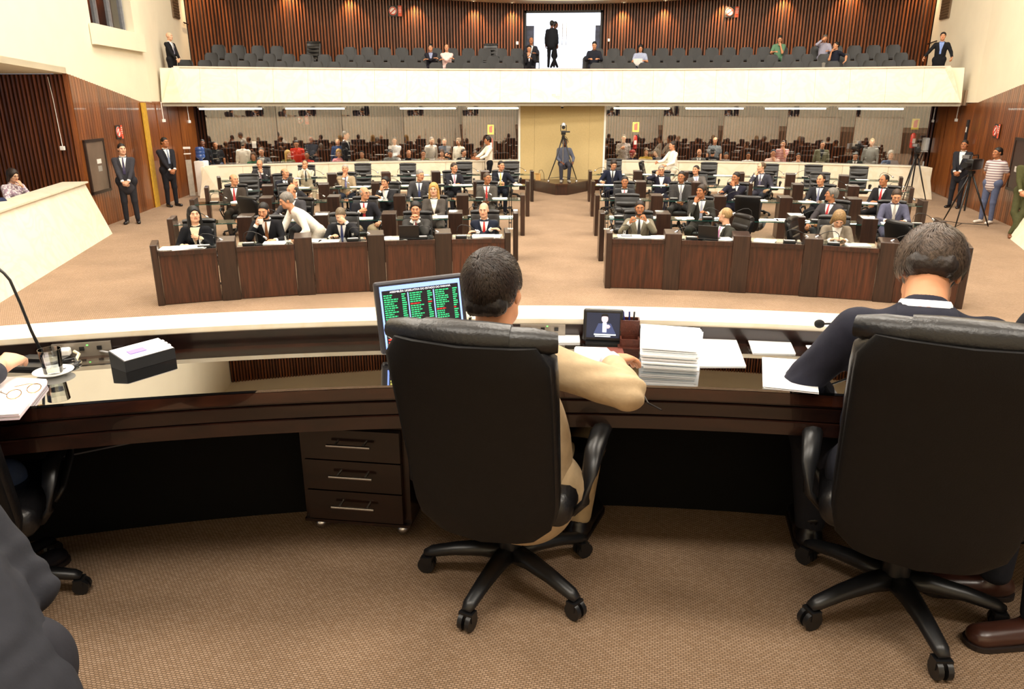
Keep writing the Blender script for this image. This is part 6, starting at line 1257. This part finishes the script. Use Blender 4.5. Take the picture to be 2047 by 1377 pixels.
sheetstack('document_pile', 'tall pile of loose white documents beside the pen holder', [on(1282, 735), on(1393, 742), on(1400, 690), on(1282, 682)], 14, th=.0036, jit=.008, cols=('#f4f4f6', '#e9eef4', '#f6f6f8', '#dfe8ee'), curl=.012)
sheetstack('paper_sheet', 'white sheet lying right of the tall document pile', [on(1396, 733), on(1494, 733), on(1474, 680), on(1400, 676)], 1)
sheetstack('paper_sheet', 'white sheet at the back of the desk near the riser', [on(1505, 706), on(1590, 708), on(1578, 681), on(1494, 679)], 1)
sheetstack('paper_sheet', 'white sheets at the desk edge left of the dark suit', [on(1530, 776), on(1640, 788), on(1630, 724), on(1528, 717)], 3, th=.0012, jit=.01)
sheetstack('paper_sheet', 'white sheet partly under the dark suit sleeve', [on(1640, 730), on(1720, 732), on(1700, 692), on(1612, 692)], 1)
bl = sheetstack('desk_blotter', 'reddish leather blotter with white papers beside the beige sleeve', [on(1165, 742), on(1258, 738), on(1244, 696), on(1155, 694)], 1, th=.004, cols=('#6b2f22',))
sheetstack('paper_sheet', 'loose white papers lying on the leather blotter', [on(1150, 738), on(1250, 736), on(1212, 700), on(1150, 698)], 3, z0=.006, th=.0012, jit=.012)
sheetstack('notepad', 'small white pad behind the beige shoulder', [on(1105, 685), on(1160, 685), on(1158, 667), on(1105, 667)], 1, th=.008)
sheetstack('paper_stack', 'pinkish paper stack at the left edge of the desk', [on(-30, 842), on(40, 838), on(95, 768), on(0, 762)], 4, th=.004, jit=.004, cols=('#f3dfe8', '#f7f0f4'))
t = thing('eyeglasses', 'folded wire eyeglasses on the pinkish papers at the left', 'eyeglasses', on(50, 790, .022), 1.1); obj('lens_rims', MB().tube([(.03 + .022 * math.cos(a), 0, .014 + .014 * math.sin(a)) for a in np.linspace(0, 6.283, 13)], .0016, 5).tube([(-.03 + .022 * math.cos(a), 0, .014 + .014 * math.sin(a)) for a in np.linspace(0, 6.283, 13)], .0016, 5), mat('gold_wire', '#b08a5a', .3, metal=.8), t); obj('temple', MB().tube([(.05, 0, .02), (.045, .06, .012), (.02, .1, .002)], .0015, 5), mat('gold_wire', '#b08a5a'), t); obj('temple', MB().tube([(-.05, 0, .02), (-.04, .06, .012), (-.02, .1, .002)], .0015, 5), mat('gold_wire', '#b08a5a'), t)
# conference unit
p0, p1 = on(252, 745), on(352, 716); ax = p1 - p0; L = np.linalg.norm(ax[:2]); a = math.atan2(ax[1], ax[0])
nv = np.array([-math.sin(a), math.cos(a), 0]); cc = (p0 + p1) / 2 + nv * .05
t = thing('conference_unit', 'black voting console with white keypad top and lilac display', 'console', cc, a)
tilt_ = poly_prism([(-L / 2, -.05, 0), (-L / 2, .05, 0), (-L / 2, .05, .060), (-L / 2, -.05, .040)], (L, 0, 0)); obj('body', tilt_, M_BLKPL, t)
sl = .2; Rx = Rm('x', 11.3)
obj('top_plate', MB().box((0, 0, .0512), (L - .006, .098, .002), R=Rx), mat('console_white', '#d8d6dc', .4), t); obj('display', MB().box((-L * .12, -.005, .0528), (L * .32, .026, .002), R=Rx), emitmat('lilac_lcd', '#8a6cc4', .5), t)
for i in range(4):
    for k in range(3): obj('key', MB().box((L * .18 + i * .018, -.024 + k * .02, .0535 + (-.024 + k * .02) * .2), (.012, .012, .003), R=Rx), mat('key_white', '#f0eef2', .5), t)
# water glass on saucer
q = on(108, 748); t = thing('water_glass', 'glass of water on a white saucer at the left of the desk', 'glass', q)
obj('saucer', MB().lathe([(.015, .0), (.035, .002), (.062, .012), (.064, .015), (.03, .006), (.001, .006)], n=28), M_WHITE, t, sm=40); obj('tumbler', MB().lathe([(.0, .010), (.030, .010), (.036, .092), (.0345, .092), (.0285, .014), (.0, .014)], n=28), M_GLASSC, t, sm=30); obj('water', MB().lathe([(.0, .0145), (.028, .0145), (.0315, .055), (.0, .055)], n=28), glassmat('water', (.9, .92, .93), .08), t, sm=30)
# left gooseneck, base, cords
b0 = on(70, 728); t = thing('black_gooseneck_microphone', 'long black gooseneck microphone rising at the left edge', 'microphone', b0); Yg = b0[1] + .04
obj('base', poly_prism([(-.10, -.06, 0), (.09, -.06, 0), (.09, -.06, .012), (-.10, -.06, .010)], (0, .13, .0)).add(*(lambda m: (m.v, m.f))(MB().box((.0, .02, .016), (.1, .05, .012)))), M_BLKPL, t)
obj('gooseneck', MB().tube([np.array([pY(*p, Yg)[0], Yg, pY(*p, Yg)[2]]) - b0 for p in ((84, 706), (62, 660), (40, 605), (20, 560), (8, 546), (-14, 528))], [.006, .005, .005, .005, .005, .006], 8), M_BLKPL, t, sm=True)
obj('capsule', MB().sphere(pY(-20, 524, Yg) - b0, (.012, .012, .012), 10, 8), M_BLKPL, t, sm=True)
for k, (pts, lb, c_, r_) in enumerate((([(100, 742), (130, 738), (155, 728), (150, 716), (120, 722), (110, 736), (140, 734), (160, 722)], 'coiled black cable on the desk behind the water glass', '#141416', .0045), ([(238, 703), (215, 704), (192, 700), (190, 690), (205, 686), (214, 694)], 'grey cord running from the voting console to the socket', '#a9a9ac', .004))):
    P_ = [on(*p, .006) for p in pts]; t = tag(obj('cable', MB().tube([p - P_[0] for p in P_], r_, 6), mat('cable', c_, .5), loc=P_[0], sm=True), lb, 'cable')
# sockets on the riser
def riser(x, y):
    a = 0; 
    for _ in range(6): p = np.array(apt(6.57, a, 0)); q = pY(x, y, p[1]); a += math.degrees((q[0] - p[0]) / 6.57)
    return q, -math.radians(a)
for x, y, w, h, lb, m_ in ((165, 700, .20, .085, 'grey metal socket panel on the desk riser at the left', M_CHROME), (1085, 655, .18, .05, 'grey switch panel on the riser behind the beige suit', M_CHROME), (1378, 655, .10, .04, 'dark blank panel on the riser behind the document pile', M_BLKPL), (945, 652, .1, .05, 'grey panel on the riser beside the monitor', M_CHROME)):
    q, a = riser(x, y); q[2] = max(min(q[2], DZ + .775), DZ + .76); t = thing('socket_unit', lb, 'socket unit', q, a); obj('plate', MB().box((0, 0, 0), (w, .008, min(h, .06))), m_ if m_ == M_BLKPL else mat('socket_plate_grey', '#8f877c', .4, metal=.4), t)
    for k in range(3): obj('socket', MB().box((-w * .3 + k * w * .3, -.006, .008), (.016, .006, .014)), M_BLKPL, t)
    if m_ != M_BLKPL: obj('green_led', MB().box((w * .1, -.006, .02), (.006, .003, .004)), emitmat('led_green', '#6fe06a', 1.5) if 'led_green' not in bpy.data.materials else bpy.data.materials['led_green'], t)
q, a = riser(140, 696); t = thing('power_plug', 'white plug with cream lead in the left socket panel', 'plug', q + np.array([.0, -.03, -.005]), a); obj('plug_body', MB().rbox((0, 0, 0), (.035, .04, .03), .008), M_WHITE, t); obj('lead', MB().tube([(.03, 0, .0), (.05, -.02, -.005), (.045, -.05, -.02)], .006, 6), mat('cream_lead', '#d8cfae', .5), t)
q = on(928, 672); t = thing('plastic_cup', 'clear plastic cup beside the monitor', 'cup', q); obj('cup', MB().lathe([(.024, .0), (.034, .085), (.035, .088), (.033, .088), (.023, .003)], n=20), M_GLASSC, t, sm=40); obj('rim', MB().tube([(.034 * math.cos(a), .034 * math.sin(a), .087) for a in np.linspace(0, 6.283, 21)], .0015, 5), M_SIGNW, t)
p0 = pY(1637, 655, 2.70); t = thing('foam_microphone', 'black foam-tipped microphone reaching from the dark suit', 'microphone', p0); obj('foam_tip', MB().sphere((0, 0, .015), (.019, .017, .016), 12, 8), mat('foam_black', '#121214', .95, bump=.4, bscale=300), t, sm=True); obj('stem', MB().tube([(.012, 0, .015), (.08, .02, .012), (.2, .06, -.02), (.24, .06, -.03)], .004, 6), M_BLKPL, t)
t = thing('computer_mouse', 'black computer mouse under the beige-suited person\'s hand', 'mouse', on(1254, 772), -1.3); obj('shell', MB().sphere((0, 0, .008), (.05, .03, .022), 14, 8), M_BLKPL, t, sm=True); obj('cord', MB().tube([(.048, 0, .008), (.1, .02, .004), (.16, .01, .004), (.22, .03, .004)], .0025, 5), M_BLKPL, t)
# thin cable sagging under the desk
P_ = [np.array(apt(6.5, a, DZ + z)) for a, z in ((-20, .36), (-17, .40), (-14, .42), (-11, .43), (-8, .46), (-5.5, .50))]; tag(obj('cable', MB().tube([p - P_[0] for p in P_], .003, 5), mat('cable', '#6a6a70', .5), loc=P_[0]), 'thin grey cable sagging below the desk beside the drawers', 'cable')
# ================================================================ PEOPLE ON THE DAIS
def strands(root, P, n, col, L=.032, wave=0.0, seed=1, grow=.004):
    r_ = np.random.RandomState(seed); c = np.array([0, .02, .034]); R3 = np.array([.083, .105, .099]) + grow; m = MB(); cnt = 0; crown = np.array([.01, .075, .095])
    while cnt < n:
        d = r_.randn(3); d /= np.linalg.norm(d)
        if d[2] < -.62 or (d[1] < -.35 and d[2] < .55) or (d[1] < .2 and d[2] < -.15): continue
        p = c + d * R3 * (1.0 + .02 * r_.rand()); g = p - crown; g = g - d * (g @ d); g /= np.linalg.norm(g) + 1e-6; g = g + np.array([0, 0, -.5]) + .16 * r_.randn(3); g -= d * (g @ d); g /= np.linalg.norm(g) + 1e-6
        if wave: g += wave * np.cross(d, g) * math.sin(p[0] * 70 + p[2] * 50); 
        s = np.cross(d, g); s /= np.linalg.norm(s) + 1e-6; l = L * r_.uniform(.6, 1.2); wd = .0011; pts = []
        for t in (0, .4, .75, 1): q = p + g * l * t + d * (.003 + .004 * math.sin(t * 3) - .009 * t * t); ww = wd * (1 - .75 * t); pts += [q - s * ww, q + s * ww]
        m.add(pts, [(0, 1, 3, 2), (2, 3, 5, 4), (4, 5, 7, 6)]); cnt += 1
    h = [c_ for c_ in root.children if c_.name.startswith('hair')][0]
    o = obj('hair_strands', m, mat('hair_strand', col, .45, var=.5, scale=90, spec=.4), h, sm=True); o['kind'] = 'stuff'
r1, P1 = person('person in beige suit seen from behind, right hand on the mouse', (988, 588), rz=math.radians(166), rowY=lambda X: 2.26, z0=DZ, lod='near', jacket='#b39d7e', trousers='#b09a7a', shirt='#c9c4d2', tie=None, hair='short', hairc='#1b1411', skin=SKN, scale=1.0, lean=-7, hp=9, fat=1.2, side=8, legs='sit',
    RH=(-.265, -.14, .84), LH=(.16, -.24, .72), rpole=(-.12, 1, .0), arm=(.25, .25), rdir=(-.45, -.88, -.12), rpalm=(0, .1, -1), curl=.35)
strands(r1, P1, 6500, '#2e231d', .026)
r2, P2 = person('person in dark navy suit seen from behind, head bowed over papers', (1857, 548), rz=math.radians(166), rowY=lambda X: 2.46, z0=DZ, lod='near', jacket='#232430', trousers='#202129', shirt='#e9ecf4', tie=None, hair='thick', hairc='#2c2420', skin=SKN, scale=1.06, lean=14, hp=44, fat=1.15, hy=-10, legs='wide',
    RH=(-.10, -.34, .82), LH=(.20, -.32, .82), lpole=(.6, .5, -.8), rpole=(-.6, .5, -.8))
strands(r2, P2, 7500, '#54463c', .034, wave=.9, grow=.011)
r3, P3 = person('person in dark jumper and jeans at the left edge, forearm on desk', loc=(-2.17, 1.83, DZ), rz=math.radians(168), lod='near', top='shirt', shirt=None, jacket='#3a3a42', trousers='#4a5a7c', hair='short', hairc='#1b1411', skin=SKP, scale=.92, seat=.42, RH=(-.28, -.465, .89), LH=(.2, -.4, .88), rpole=(-1, .3, -.4), hp=15, legs='wide')
q = pz(165, 1335, DZ + .60); r4, P4 = person('person in dark grey suit close by at the lower left corner', loc=(q[0] - .25, q[1] - .03, DZ), rz=math.radians(-112), lod='near', jacket='#2c2d33', trousers='#2a2a30', shirt='#d8d8dc', tie=None, hair='short', hairc='#1b1411', skin=SKN, scale=1.0, seat=.40, RH=(-.06, -.30, .62), LH=(.06, -.30, .64), rpole=(-.1, .4, -1), lpole=(.1, .4, -1), lean=36, fat=1.25)
q = pz(2052, 1283, DZ); r5, P5 = person('person in dark trousers and brown leather shoes standing at right edge', loc=(q[0] + .02, q[1] + .13, DZ), rz=math.radians(-86), sit=False, lod='near', jacket='#23242c', trousers='#26272e', shirt='#dddddd', hair='short', hairc='#1b1411', skin=SKN, shoes='#3a2018', scale=1.0, RH=(-.2, .1, .82), LH=(.2, .1, .82))
